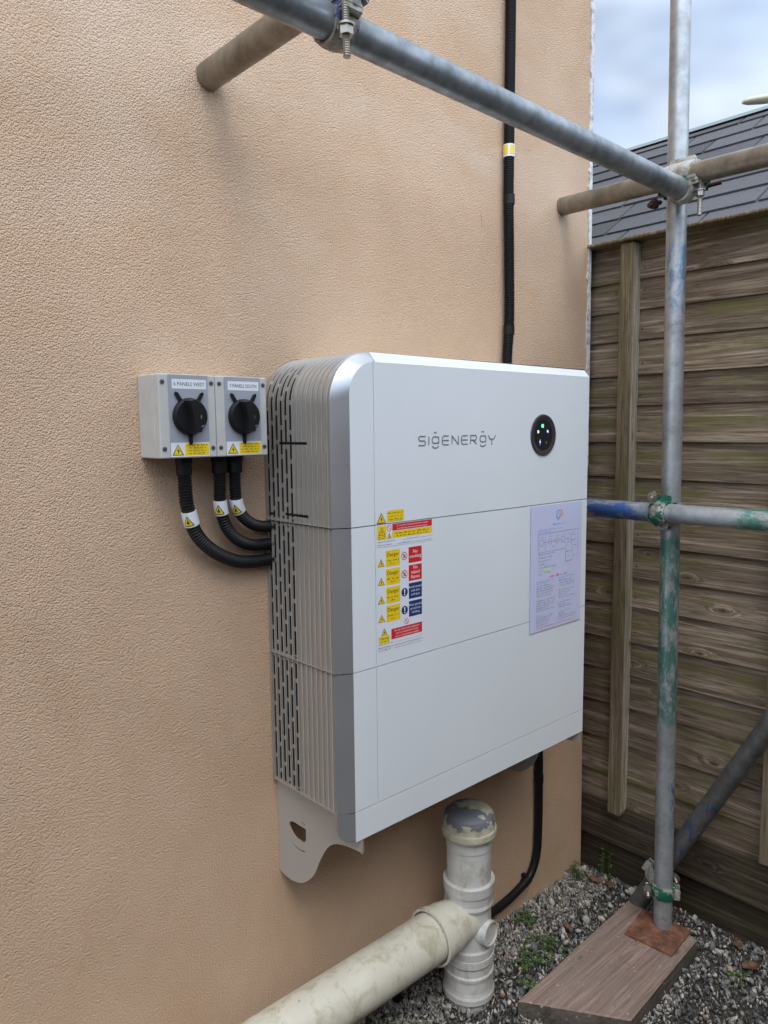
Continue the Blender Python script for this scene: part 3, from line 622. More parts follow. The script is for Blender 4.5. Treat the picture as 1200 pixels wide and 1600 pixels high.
def module(name, z_lo, z_hi, top=False, bottom=False, label=None):
    g = .0009; a, b = z_lo+g, z_hi-g if not top else z_hi
    mb = MB(); fl = C_; ZFt = ZF
    # front sheet: left strip and main panel, with a seam between
    sx_ = .088
    if top:
        arc = [(R_i+fl-R_i*0-0+R_i*math.cos(PI-PI/2*i/16), (ZF-R_i)+R_i*math.sin(PI-PI/2*i/16)) for i in range(17)]
        arc = [(x, z) for x, z in arc]
        strip_ = [(fl, a)]+arc+([(sx_-.0006, ZF)] if fl+R_i < sx_-.0006 else []); strip_ = [q for q in strip_ if q[0] <= sx_-.0006+1e-6]
        if strip_[-1][0] < sx_-.0006: strip_.append((sx_-.0006, ZF-.0002))
        strip_.append((sx_-.0006, a)); mb.add([(x, -D, z) for x, z in strip_], [tuple(reversed(range(len(strip_))))], 'white')
        r0 = [(x, z) for x, z in arc if x >= sx_+.0006]
        main = [(sx_+.0006, a), (XR, a), (XR, ZF)]+list(reversed(r0)); main = [(sx_+.0006, a), (XR, a), (XR, ZF)]+list(reversed(r0))+[(sx_+.0006, math.sqrt(max(R_i**2-(fl+R_i-sx_-.0006)**2, 0))+ZF-R_i if sx_ < fl+R_i else ZF)]
        mb.add([(x, -D, z) for x, z in main], [tuple(range(len(main)))], 'white')
    else:
        mb.add([(fl, -D, a), (sx_-.0006, -D, a), (sx_-.0006, -D, b), (fl, -D, b)], [(0, 1, 2, 3)], 'white')
        mb.add([(sx_+.0006, -D, a), (XR, -D, a), (XR, -D, b), (sx_+.0006, -D, b)], [(0, 1, 2, 3)], 'white')
    for xs in (sx_-.0006, sx_+.0006): mb.add([(xs, -D, a), (xs, -D+.004, a), (xs, -D+.004, min(b, ZF-.001)), (xs, -D, min(b, ZF-.001))], [(0, 1, 2, 3)], 'white')
    mb.add([(fl, -D+.003, a), (XR, -D+.003, a), (XR, -D+.003, min(b, ZF-.003)), (fl+.063 if top else fl, -D+.003, min(b, ZF-.003)), (fl, -D+.003, min(b, ZF-.063))], [(0, 1, 2, 3, 4)], 'gap')
    for zz_ in ((a, b) if not top else (a,)):
        mb.add([(fl, -D, zz_), (XR, -D, zz_), (XR, -D+.012, zz_), (fl, -D+.012, zz_)], [(0, 1, 2, 3)], 'white')
    o = mb.build(name, unit)
    if label: o['label'] = label
    # silver chamfer on the left (and round and over the top on the controller)
    mb = MB(); yo = -(D-TC)
    if top:
        n_ = 22
        inn = [(fl, a)]+[(fl+R_i+R_i*math.cos(PI-PI/2*i/n_), (ZF-R_i)+R_i*math.sin(PI-PI/2*i/n_)) for i in range(n_+1)]
        outr = [(0, a)]+[(R_o+R_o*math.cos(PI-PI/2*i/n_), (ZT-R_o)+R_o*math.sin(PI-PI/2*i/n_)) for i in range(n_+1)]
        V_ = []
        for (xi, zi), (xo, zo) in zip(inn, outr): V_ += [(xo, yo, zo), (xo+(xi-xo)*.06, yo-TC*.10, zo+(zi-zo)*.06), (xi-(xi-xo)*.06, -D+TC*.06, zi-(zi-zo)*.06), (xi, -D, zi)]
        F_ = []
        for i in range(len(inn)-1):
            for q in range(3): F_.append((4*i+q, 4*i+q+1, 4*i+q+5, 4*i+q+4))
        mb.add(V_, F_, 'trim', True)
    else:
        mb.add([(0, yo, a), (fl, -D, a), (fl, -D, b), (0, yo, b)], [(0, 1, 2, 3)], 'trim')
        mb.add([(0, yo, b), (fl, -D, b), (fl, -D+.012, b), (.008, yo+.01, b)], [(0, 1, 2, 3)], 'trim')
    mb.build('edge_trim', o)
    return o
cutc = [(-.059, -.145, .6895, .6945), (-.068, -.146, .5535, .5585), (-.004, -.036, .551, .556)]
ctrl = module('controller_module', Z3, ZT, top=True)
bat1 = module('battery_module', Z2, Z3); bat2 = module('battery_module', Z1, Z2)
side_cover(Z3+.0009, ZT, 'side_grille', ctrl, True, cutc); side_cover(Z2+.0009, Z3-.0009, 'side_grille', bat1); side_cover(Z1+.0009, Z2-.0009, 'side_grille', bat2)
# top cover and the far end
mb = MB(); yo = -(D-TC)
mb.add([(R_o, yo, ZT), (XR+.02, yo, ZT), (XR+.02, 0, ZT), (R_o, 0, ZT)], [(0, 1, 2, 3)], 'white')
mb.add([(R_o+.0012, yo, ZT), (XR+.006, yo, ZT-.002), (XR, -D, ZF), (C_+R_i+.0012, -D, ZF)], [(3, 2, 1, 0)], 'white')
mb.build('top_cover', ctrl)
mb = MB(); mb.add([(XR, -D, ZB), (XR+.008, yo, ZB), (XR+.008, yo, ZT), (XR, -D, ZF)], [(0, 1, 2, 3)], 'trim')
mb.add([(XR+.008, yo, ZB), (XR+.008, 0, ZB), (XR+.008, 0, ZT), (XR+.008, yo, ZT)], [(0, 1, 2, 3)], 'side'); mb.build('end_cover', unit)
mb = MB(); mb.box((.008, -(D-.022), Z1+.001), (XR-.004, -.0035, ZT-R_o), 'inner_dark'); mb.box((R_o, -(D-.02), ZT-R_o-.001), (XR-.004, -.006, ZT-.012), 'inner_dark')
# quarter fill under the rounded corner
n_ = 10; V_ = []
for i in range(n_+1):
    a = PI-PI/2*i/n_; x, z = R_o+(R_o-.014)*math.cos(a), ZT-R_o+(R_o-.014)*math.sin(a); V_ += [(x, -.006, z), (x, -(D-.02), z)]
mb.add(V_, [(2*i, 2*i+1, 2*i+3, 2*i+2) for i in range(n_)], 'inner_dark', True); mb.build('inner_chassis', unit)
# base strip, rounded underneath at its left end
mb = MB(); a, b = ZB, Z1-.0009
mb.add([(C_, -D, a), (XR, -D, a), (XR, -D, b), (C_, -D, b)], [(0, 1, 2, 3)], 'white')
mb.add([(C_, -D, a), (C_, -D+.06, a+.0), (XR, -D+.06, a), (XR, -D, a)], [(0, 1, 2, 3)], 'white')
mb.add([(C_, -D, b), (XR, -D, b), (XR, -D+.05, b), (C_, -D+.05, b)], [(0, 1, 2, 3)], 'white')
base_ = mb.build('base_strip', unit)
mb = MB(); yo = -(D-TC)
cv = [(0, b)]+[(0+.026*(1-math.cos(t*PI/2/6)), ZB+.030-.030*math.sin(t*PI/2/6)) for t in range(7)]
V_ = [(C_, -D, b)]+[(max(x, 0)*1.0, yo-(TC)*(x/C_), z) for x, z in cv]+[(C_, -D, ZB)]
mb.add(V_, [tuple(reversed(range(len(V_)))) ], 'trim')
ed = [(x, yo-TC*(x/C_), z) for x, z in cv]
V2 = []
for x, y, z in ed: V2 += [(x, y, z), (x+.004, y+.014, z)]
mb.add(V2, [(2*i, 2*i+1, 2*i+3, 2*i+2) for i in range(len(ed)-1)], 'side', True)
mb.build('edge_trim', base_)

# wall brackets under the unit
def bracket(x0, th, name='wall_bracket'):
    lower = spline([(-.001, -.2083, 0), (-.0249, -.216, 0), (-.0500, -.2165, 0), (-.0714, -.209, 0), (-.0991, -.1829, 0), (-.1177, -.1442, 0), (-.1358, -.1131, 0), (-.1566, -.0948, 0), (-.1866, -.088, 0), (-.2109, -.0872, 0), (-.226, -.0872, 0)], 5)
    out_ = [(-.001, .012)]+[(q.x, q.y) for q in lower]+[(-.226, -.0595), (-.20, -.0575), (-.20, .012)]
    h1 = [(-.0329, -.0901), (-.0423, -.0855), (-.0804, -.0905), (-.0796, -.1155), (-.0722, -.1223), (-.0523, -.1197), (-.0397, -.1102), (-.0326, -.0986)]
    bm = bmesh.new()
    def loop(ps): 
        vs = [bm.verts.new((0, y, z)) for y, z in ps]; return [bm.edges.new((vs[i], vs[(i+1) % len(vs)])) for i in range(len(vs))]
    es = loop(out_)+loop(h1)
    arc_ = [(-.0372, -.1278), (-.0462, -.1358), (-.0608, -.1404), (-.0771, -.1386)]
    es += loop(arc_+[(y+.0005, z-.0035) for y, z in reversed(arc_)])
    es += loop([(-.0664, -.0774), (-.0785, -.0805), (-.0785, -.0840), (-.0664, -.0800)])
    bmesh.ops.triangle_fill(bm, use_beauty=True, use_dissolve=False, edges=es)
    r_ = bmesh.ops.extrude_face_region(bm, geom=bm.faces[:]); 
    for q in r_['geom']:
        if isinstance(q, bmesh.types.BMVert): q.co.x += th
    bmesh.ops.recalc_face_normals(bm, faces=bm.faces)
    mb = MB(); bm.verts.index_update(); mb.add([(q.co.x+x0-.16*q.co.y, q.co.y, q.co.z) for q in bm.verts], [[w1.index for w1 in fc.verts] for fc in bm.faces], 'bracket'); bm.free()
    mb.box((x0+.0345, -.2285, -.088), (x0+.0400, -.2262, -.0595), 'bracket')
    return mb.build(name, unit)
MT['bracket'] = Mat('bracket_paint', (.40, .37, .335, 1), .42, .25).m
bracket(.011, .003)
bracket(.745, .003)

# display and lettering
mb = MB(); DC = (.606, -D, .6995)
P_ = Print(mb, (DC[0], -D-.0004, DC[2]), (1, 0, 0), (0, 0, 1), .0003)
V_ = []; n_ = 48
for rr, dy in ((.0475, 0), (.0465, .0028), (.044, .0034), (.036, .0012), (.0355, .0010)):
    V_ += [(DC[0]+rr*math.cos(2*PI*k/n_), -D-.0002-dy, DC[2]+rr*math.sin(2*PI*k/n_)) for k in range(n_)]
for q in range(4): mb.add(V_[q*n_:(q+2)*n_], [(k, (k+1) % n_, n_+(k+1) % n_, n_+k) for k in range(n_)], 'black_ring', True)
mb.add(V_[4*n_:], [tuple(range(n_))], 'black_gloss'); disp = mb.build('status_display', ctrl)
mb = MB(); P_ = Print(mb, (DC[0], -D-.0016, DC[2]), (1, 0, 0), (0, 0, 1), .0003)
P_.disc(-.004, .021, .0042, 'led_green', 1)
mb.build('indicator_light', unit) if False else None
P_.ring(-.0205, .008, .0035, .0011, 'led_white', 1); P_.rect(-.0215, .006, -.0195, .010, 'led_white', 1)
P_.rect(.013, .006, .0145, .012, 'led_white', 1); P_.rect(.0165, .005, .018, .011, 'led_white', 1); P_.rect(.013, .0078, .018, .009, 'led_white', 1.2)
P_.poly([(-.012, -.008), (-.0155, -.016), (-.0125, -.0155), (-.0145, -.0235), (-.0105, -.0142), (-.0132, -.0145)], 'led_white', 1)
P_.rect(.009, -.020, .0125, -.014, 'grey_ink', 1)
# logo strokes, centred on the controller front
o2 = mb; lg = MB(); P_ = Print(lg, (.203, -D-.0004, .6845), (1, 0, 0), (0, 0, 1), .00015); w_ = .0024; H = .0175; lw = .0195
def G(x):
    P_.stroke([(x+lw, H*.92), (x+.004, H*.92), (x+.001, H*.72), (x+.001, H*.42), (x+.004, H*.22), (x+lw, H*.22), (x+lw, H*.92)], w_, 'logo_grey', 1)
    P_.line((x+.006, H*1.42), (x+lw-.006, H*1.42), w_, 'logo_grey', 1); P_.stroke([(x+.001, -H*.10), (x+.005, -H*.28), (x+lw*.5, -H*.34), (x+lw-.004, -H*.28), (x+lw, -H*.10)], w_, 'logo_grey', 1)
def Eb(x):
    P_.stroke([(x+lw, H), (x+.004, H), (x, H*.75), (x, H*.25), (x+.004, 0), (x+lw, 0)], w_, 'logo_grey', 1); P_.line((x+.001, H*.5), (x+lw, H*.5), w_, 'logo_grey', 1)
x = 0
P_.stroke([(x+lw, H), (x+.003, H), (x, H*.8), (x+.003, H*.5), (x+lw-.003, H*.5), (x+lw, H*.25), (x+lw-.003, 0), (x, 0)], w_, 'logo_grey', 1)
P_.line((.0285, 0), (.0285, H), w_, 'logo_grey', 1)
G(.037); Eb(.0665)
P_.stroke([(.0955, 0), (.0955, H), (.1145, 0), (.1145, H)], w_, 'logo_grey', 1); Eb(.1235)
P_.stroke([(.152, 0), (.152, H), (.168, H), (.171, H*.8), (.168, H*.45), (.153, H*.45)], w_, 'logo_grey', 1); P_.line((.160, H*.45), (.171, 0), w_, 'logo_grey', 1)
G(.181); P_.stroke([(.209, H), (.213, H*.55), (.2205, H*.5), (.228, H*.55), (.232, H)], w_, 'logo_grey', 1); P_.line((.2205, H*.5), (.2205, -.0035), w_, 'logo_grey', 1)
o_led = mb.build('indicator_lights', ctrl)
lg.build('lettering', ctrl)

# warning stickers on the front (each one mesh)
rg = random.Random(5)
def sticker_small():
    mb = MB(); P_ = Print(mb, (.092, -D-.0004, .541), (1, 0, 0), (0, 0, 1))
    P_.tri(.012, .001, .023, 1); P_.rect(.027, .003, .070, .0235, 'label_yellow', 1, .001)
    for i in range(3): P_.dashes(.031 if i else .029, .066 if i else .068, .0175-i*.006, .0026, 'black_ink', 2, rg)
    return mb.build('warning_sticker', ctrl)
tag(sticker_small(), 'yellow triangle and yellow text sticker at the joint')
def sticker_mid():
    mb = MB(); P_ = Print(mb, (.0925, -D-.0004, .497), (1, 0, 0), (0, 0, 1)); P_.rect(0, 0, .148, .042, 'label_white', 1, .001)
    P_.rect(.001, .014, .0235, .0405, 'label_yellow', 2); P_.tri(.0122, .0225, .017, 3); P_.dashes(.003, .022, .0185, .0022, 'black_ink', 3, rg); P_.dashes(.003, .022, .0155, .0018, 'black_ink', 3, rg)
    P_.ring(.031, .0345, .0062, .0012, 'label_red', 2); P_.line((.027, .0385), (.035, .0305), .001, 'label_red', 3)
    P_.tri(.0312, .0145, .0125, 2)
    P_.rect(.039, .0285, .1465, .0415, 'label_red', 2); P_.text('Do not work on this equipment until it is isolated', .0925, .0362, .0042, 'white_ink', 3, sx=1.0); P_.text('from both mains and on-site generation supplies', .0925, .0307, .0042, 'white_ink', 3)
    P_.rect(.039, .0145, .1465, .0273, 'label_yellow', 2); P_.dashes(.045, .140, .0218, .0026, 'black_ink', 3, rg); P_.dashes(.050, .136, .0168, .0026, 'black_ink', 3, rg)
    P_.text('Isolate on-site generation at', .0015, .0088, .0040, 'black_ink', 2, 'LEFT'); P_.line((.060, .0088), (.147, .0088), .0004, 'black_ink', 2)
    P_.text('Isolate mains supply at', .0015, .0028, .0040, 'black_ink', 2, 'LEFT'); P_.line((.052, .0028), (.147, .0028), .0004, 'black_ink', 2)
    P_.dashes(.080, .106, .0096, .0022, 'ink_blue', 2, rg); P_.dashes(.060, .084, .0036, .0022, 'ink_blue', 2, rg)
    return mb.build('warning_sticker', bat1)
tag(sticker_mid(), 'wide sticker with red and yellow bands')
def sticker_main():
    mb = MB(); P_ = Print(mb, (.0925, -D-.0004, .303), (1, 0, 0), (0, 0, 1)); P_.rect(0, 0, .122, .190, 'label_white', 1, .001)
    red = [('No', 'smoking'), ('No', 'naked', 'flames')]; navy = [('Avoid contact', 'with skin', 'and eyes'), ('Wear general', 'protective', 'clothing')]
    for i in range(4):
        y1 = .186-i*.0355; y0 = y1-.031
        P_.rect(.022, y0, .058, y1, 'label_yellow', 2, .001); P_.text('Danger', .040, y1-.0115, .0105, 'black_ink', 3)
        P_.dashes(.025, .055, y0+.0105, .0026, 'black_ink', 3, rg); P_.dashes(.034, .046, y0+.0045, .0026, 'black_ink', 3, rg)
        P_.tri(.0095, y0+.002, .0175, 2, True)
        cy_ = (y0+y1)/2
        if i < 2:
            P_.disc(.070, cy_, .0080, 'label_red', 2); P_.disc(.070, cy_, .0064, 'label_white', 3); P_.rect(.0675, cy_-.0035, .0725, cy_+.003, 'grey_ink', 4); P_.line((.0652, cy_+.0048), (.0748, cy_-.0048), .0016, 'label_red', 5)
            P_.rect(.0815, y0, .1175, y1, 'label_red', 2, .0005)
            tx = red[i]
            for j, t_ in enumerate(tx): P_.text(t_, .0995, cy_+(.0022 if len(tx) == 2 else .0062)-j*.0092+(.001), .0098, 'white_ink', 3)
        else:
            P_.disc(.070, cy_, .0085, 'label_navy', 2); P_.poly([(.0685, cy_+.006), (.0715, cy_+.006), (.0709, cy_-.002), (.0691, cy_-.002)], 'white_ink', 3); P_.disc(.070, cy_-.0047, .0015, 'white_ink', 3)
            P_.rect(.0815, y0, .1175, y1, 'label_navy', 2, .0005)
            for j, t_ in enumerate(navy[i-2]): P_.text(t_, .0995, cy_+.0055-j*.0075, .0066, 'white_ink', 3)
    P_.ring(.075, .041, .0058, .0012, 'label_red', 2); P_.line((.071, .045), (.079, .037), .0010, 'label_red', 3)
    P_.tri(.016, .024, .0165, 2); P_.rect(.002, .0085, .030, .0225, 'label_yellow', 2); P_.text('Warning', .016, .0165, .0056, 'black_ink', 3); P_.dashes(.005, .027, .0115, .0018, 'black_ink', 3, rg)
    P_.rect(.034, .0125, .1175, .033, 'label_red', 2, .0005)
    for j, t_ in enumerate(('Do not work on this equipment', 'until it is isolated from mains', 'and on-site generation supplies')): P_.text(t_, .076, .0268-j*.0058, .0052, 'white_ink', 3)
    for j in range(3): P_.dashes(.002, .040-.004*j, .0058-j*.0055+.0003 if j < 2 else -.0052, .0020, 'black_ink', 2, rg); P_.line((.042, .0058-j*.0055), (.118, .0058-j*.0055), .0004, 'grey_ink', 2)
    return mb.build('warning_sticker', bat1)
tag(sticker_main(), 'tall sticker with four yellow Danger panels and red and navy panels')

# laminated notice
def notice():
    t = thing('laminated_notice', (.664, -D, .24), 'pale lilac laminated instruction sheet stuck on the right of the battery front', 'notice')
    mb = MB(); w_, h_ = .205, .2965; V_ = []
    for j in range(9):
        for i in range(5):
            x, z = w_*i/4, h_*j/8; V_.append((.562+x, -D-.0018-.0004*(i/4), .2405+z))
    mb.add(V_, [(j*5+i, j*5+i+1, (j+1)*5+i+1, (j+1)*5+i) for j in range(8) for i in range(4)], 'paper', True)
    Ev = []
    mb.build('sheet', t)
    mb = MB(); P_ = Print(mb, (.562, -D-.0026, .2405), (1, 0, 0), (0, 0, 1), .0001)
    P_.ring(.110, .272, .0125, .004, 'ink_sky', 1, 16, 80, 270); P_.ring(.113, .272, .012, .004, 'ink_orange', 1, 16, -50, 80); P_.ring(.108, .270, .007, .003, 'ink_blue', 1, 12, -80, 60)
    P_.dashes(.085, .115, .248, .0032, 'ink_blue', 1, rg); P_.dashes(.116, .137, .248, .0032, 'ink_orange', 1, rg)
    P_.dashes(.030, .125, .2385, .0028, 'ink_sky', 1, rg); P_.dashes(.030, .080, .2335, .0024, 'ink_sky', 1, rg)
    B = 'grey_ink'
    for a_, b_ in (((.028, .230), (.190, .230)), ((.028, .230), (.028, .187)), ((.028, .187), (.135, .187)), ((.190, .230), (.190, .160)), ((.055, .230), (.055, .187))): P_.line(a_, b_, .0006, B, 1)
    P_.ring(.041, .210, .008, .0007, B, 1, 20); P_.line((.049, .210), (.150, .210), .0006, B, 1)
    for x in (.075, .102): P_.ring(x, .210, .007, .0006, B, 1, 16)
    P_.rect(.121, .2035, .135, .2165, B, 1); P_.rect(.1217, .2042, .1343, .2158, 'paper', 2); P_.rect(.160, .204, .178, .218, B, 1); P_.rect(.1607, .2047, .1773, .2173, 'paper', 2); P_.ring(.147, .210, .004, .0006, 'ink_orange', 1, 12)
    P_.ring(.153, .188, .014, .0006, B, 1, 20); P_.rect(.138, .155, .168, .179, B, 1); P_.rect(.1387, .1557, .1673, .1783, 'paper', 2)
    for x, y in ((.036, .222), (.070, .222), (.098, .222), (.125, .221), (.143, .221), (.163, .222), (.082, .196), (.172, .190), (.172, .165), (.142, .165)): P_.dashes(x, x+.014, y, .0018, B, 3, rg)
    for i, (x1) in enumerate((.095, .085, .080, .055, .100, .045, .048)): P_.dashes(.030, x1, .1815-i*.0078, .0024, B, 3, rg)
    P_.rect(.052, .139, .078, .147, 'ink_green_hl', 1); P_.dashes(.056, .074, .142, .0018, B, 3, rg)
    P_.text('IMPORTANT NOTICES', .112, .1255, .0076, 'ink_pink', 2) if False else P_.dashes(.075, .148, .1245, .0046, 'ink_pink', 1, rg)
    P_.dashes(.024, .092, .118, .0028, 'ink_sky', 1, rg); P_.dashes(.024, .075, .1135, .0026, 'ink_sky', 1, rg); P_.dashes(.112, .184, .118, .0028, 'ink_sky', 1, rg); P_.dashes(.112, .140, .1135, .0026, 'ink_sky', 1, rg)
    for i in range(17):
        y = .107-i*.0058
        if i not in (5, 11): P_.dashes(.024, rg.uniform(.072, .098), y, .0023, 'ink_sky' if i == 12 else B, 1, rg)
        if i not in (3, 8, 12): P_.dashes(.112, rg.uniform(.135, .190), y+.002, .0023, B, 1, rg)
    P_.dashes(.024, .186, .008, .0026, 'ink_pink', 1, rg)
    mb.build('printed_text', t); return t
notice()

# ------------------------------------------------------------------ isolator switches
def isolator(x0, x1, text, label, loc_z0=.671, loc_z1=.813, dp=.078):
    t = thing('isolator_switch', ((x0+x1)/2, 0, loc_z0), label, 'isolator switch', 'rotary isolators on the wall')
    mb = MB(); mb.box((x0, -dp+.018, loc_z0), (x1, -.0005, loc_z1), 'boxgrey', .5, .002); mb.build('back_box', t)
    mb = MB(); mb.box((x0, -dp, loc_z0), (x1, -dp+.0174, loc_z1), 'boxgrey', .5, .0022)
    lid = mb.build('lid', t); F_ = -dp
    cx = (x0+x1)/2+.0015
    mb = MB(); mb.box((cx-.037, F_-.0012, loc_z0+.0012), (cx+.037, F_+.0002, loc_z1-.0012), 'plate_grey'); mb.build('face_plate', t)
    for sx in (x0+.0075, x1-.0075):
        for sz in (loc_z0+.016, loc_z1-.014):
            mb = MB(); mb.lathe((sx, F_-.0003, sz), (0, -1, 0), [(0, .0042), (.0005, .0040), (.0005, .0030), (0, .0028), (0, .0001)], 'screw_grey', 16); mb.box((sx-.0028, F_-.0014, sz-.0005), (sx+.0028, F_-.0006, sz+.0005), 'black_ink'); mb.build('screw', lid)
    kz = .742
    mb = MB(); mb.lathe((cx, F_-.0012, kz), (0, -1, 0), [(0, .0315), (.006, .0312), (.0085, .0300), (.0095, .028), (.0095, .0005)], 'black_plastic', 48)
    # grip: a raised bar tapering across the dial, turned a little
    a_ = math.radians(8)
    def rot(px, pz): return (cx+px*math.cos(a_)-pz*math.sin(a_), kz+px*math.sin(a_)+pz*math.cos(a_))
    prof_ = [(-.009, -.0275), (.006, -.0295), (.0085, -.015), (.0035, 0), (.0085, .015), (.006, .0295), (-.009, .0275), (-.0095, .012), (-.0045, 0), (-.0095, -.012)]
    prof_ = [(-.010, -.0285), (.0075, -.0295), (.0105, 0), (.0075, .0295), (-.010, .0285), (-.0065, 0)]
    V_ = [(*[rot(*q)[0]], F_-.0107, rot(*q)[1]) for q in prof_]+[(rot(q[0]*.7, q[1]*.93)[0], F_-.027, rot(q[0]*.7, q[1]*.93)[1]) for q in prof_]
    k_ = len(prof_); mb.add(V_, [tuple(range(k_, 2*k_))]+[(i, (i+1) % k_, k_+(i+1) % k_, k_+i) for i in range(k_)], 'black_plastic')
    kn = mb.build('dial', t)
    mb = MB(); P_ = Print(mb, (cx, F_-.0112, kz), (1, 0, 0), (0, 0, 1), .0002); P_.rect(.0135, -.004, .0185, .002, 'grey_ink', 1); P_.text('OFF', .016, -.0155, .0075, 'white_ink', 1) if False else P_.poly([(.012, -.021), (.022, -.018), (.0235, -.0145), (.0165, -.0165), (.015, -.0135)], 'grey_ink', 1)
    mb.build('marking', kn)
    for ang in (-32, 32, 180):
        mb = MB(); d_ = (math.sin(math.radians(ang)), math.cos(math.radians(ang))); L0, L1 = .030, (.0455 if ang != 180 else .046); n2_ = (-d_[1]*.0032, d_[0]*.0032)
        q = [(cx+d_[0]*L0-n2_[0], kz+d_[1]*L0-n2_[1]), (cx+d_[0]*L1-n2_[0]*.9, kz+d_[1]*L1-n2_[1]*.9), (cx+d_[0]*(L1+.003), kz+d_[1]*(L1+.003)), (cx+d_[0]*L1+n2_[0]*.9, kz+d_[1]*L1+n2_[1]*.9), (cx+d_[0]*L0+n2_[0], kz+d_[1]*L0+n2_[1])]
        V_ = [(x, F_-.0012, z) for x, z in q]+[(x, F_-.0052, z) for x, z in q]; k_ = 5
        mb.add(V_, [tuple(range(5, 10))]+[(i, (i+1) % k_, k_+(i+1) % k_, k_+i) for i in range(k_)], 'black_plastic'); mb.build('position_marker', t)
    mb = MB(); P_ = Print(mb, (cx, F_-.0013, 0), (1, 0, 0), (0, 0, 1), .00015); P_.rect(-.0305, .7885, .0335, .8045, 'label_white', 1); P_.text(text, .0015, .7935, .0088, 'black_ink', 2, sx=.93 if len(text) < 14 else .82); mb.build('name_label', t)
    mb = MB(); P_ = Print(mb, (cx, F_-.0013, 0), (1, 0, 0), (0, 0, 1), .00015); P_.rect(-.0365, .6735, .0365, .6975, 'label_white', 1)
    P_.tri(-.0235, .676, .0215, 2); P_.rect(-.010, .6755, .0350, .6955, 'label_yellow', 2, .0005)
    for i in range(4): P_.dashes(-.006+.002*(i % 2), .031-.002*(i % 2), .6918-i*.0046, .0021, 'black_ink', 3, rg)
    mb.build('warning_sticker', t); return t
isolator(-.2545, -.1482, '6 PANELS WEST', 'grey rotary isolator box labelled 6 PANELS WEST, left of the pair')
isolator(-.1474, -.0415, '7 PANELS SOUTH', 'grey rotary isolator box labelled 7 PANELS SOUTH, nearer the battery unit')

# ------------------------------------------------------------------ conduits
def corrugated(mb, pts, R, pitch_=.0052, mat='black_plastic', n=18):
    pts = resample(spline(pts, 16), pitch_/4); rads = []
    for i in range(len(pts)): rads.append(R if i % 4 in (0, 1) else R-.0017)
    mb.tube(pts, rads, mat, n, True, False); return pts
def sleeve(mbp, pts, s_at, length, R, face, parent, tri=True):
    """white label wrapped round a conduit, printed side facing `face`"""
    P_ = resample(pts, .002); n_ = int(length/.002); i0 = int(s_at/.002); seg = P_[i0:i0+n_+1]; mb = MB(); mb.tube(seg, R+.0013, 'label_white', 28, True)
    c = seg[len(seg)//2]; t = (seg[-1]-seg[0]).normalized(); f_ = Vector(face); f_ = (f_-t*f_.dot(t)).normalized(); b_ = t.cross(f_)
    # choose "up" so the triangle stands along the conduit
    upv = -t if t.z < 0 else t; sidev = upv.cross(f_)*-1
    def wrap(wd, h0, h1, mat, lift):
        rows = 10; cols = 10; V_ = []
        for j in range(rows+1):
            tt = j/rows; hw = wd/2*(1-tt); hh = h0+(h1-h0)*tt
            for i in range(cols+1):
                a = (-hw+2*hw*i/cols)/(R+.002); V_.append(c+upv*hh+(f_*math.cos(a)+sidev*math.sin(a))*(R+.0013+lift))
        mb.add(V_, [(j*(cols+1)+i, j*(cols+1)+i+1, (j+1)*(cols+1)+i+1, (j+1)*(cols+1)+i) for j in range(rows) for i in range(cols)], mat)
    if tri: wrap(.0215, -.0095, .0100, 'black_ink', .0004); wrap(.0165, -.0080, .0068, 'label_yellow', .0008); wrap(.006, -.005, .004, 'black_ink', .0012)
    else:
        for a0, a1, mt in ((-.9, -.15, 'label_yellow'), (.25, 1.1, 'label_yellow')):
            V_ = []
            for i in range(9):
                a = a0+(a1-a0)*i/8
                for hh in (-length*.36, length*.36): V_.append(c+upv*hh+(f_*math.cos(a)+sidev*math.sin(a))*(R+.0019))
            mb.add(V_, [(2*i, 2*i+1, 2*i+3, 2*i+2) for i in range(8)], mt)
    return mb.build('warning_sleeve', parent)
toward = (-.75, -.66, .1)
paths = [([(-.1935, -.040, .655), (-.192, -.039, .62), (-.188, -.036, .585), (-.172, -.032, .535), (-.136, -.025, .497), (-.085, -.019, .470), (-.035, -.0135, .461), (.03, -.010, .463)], 'black corrugated conduit leaving the left isolator, lowest and longest of the three', .083, .0128),
         ([(-.1225, -.040, .655), (-.1225, -.039, .62), (-.121, -.036, .580), (-.108, -.031, .540), (-.078, -.023, .510), (-.035, -.0145, .494), (.03, -.010, .493)], 'black corrugated conduit of middle length, curving between the other two', .066, .0115),
         ([(-.0905, -.040, .655), (-.0905, -.039, .62), (-.086, -.036, .578), (-.068, -.030, .552), (-.038, -.022, .534), (.0, -.013, .527), (.03, -.010, .527)], 'shortest black corrugated conduit, under the right isolator nearest the battery unit', .066, .0115)]
for pth, lb, s_at, R in paths:
    t = thing('flexible_conduit', Vector(pth[0]), lb, 'conduit', 'corrugated conduits below the isolators')
    mb = MB(); pp = corrugated(mb, pth, R); mb.build('tube', t)
    x, y, z = pth[0]; mb = MB(); mb.lathe((x, y, .6705), (0, 0, -1), [(0, .001), (0, .0150), (.010, .0150), (.011, .0138), (.030, .0138), (.031, .0120)], 'black_plastic', 20); mb.build('gland', t)
    sleeve(None, pp, s_at, .027, R, toward, t)
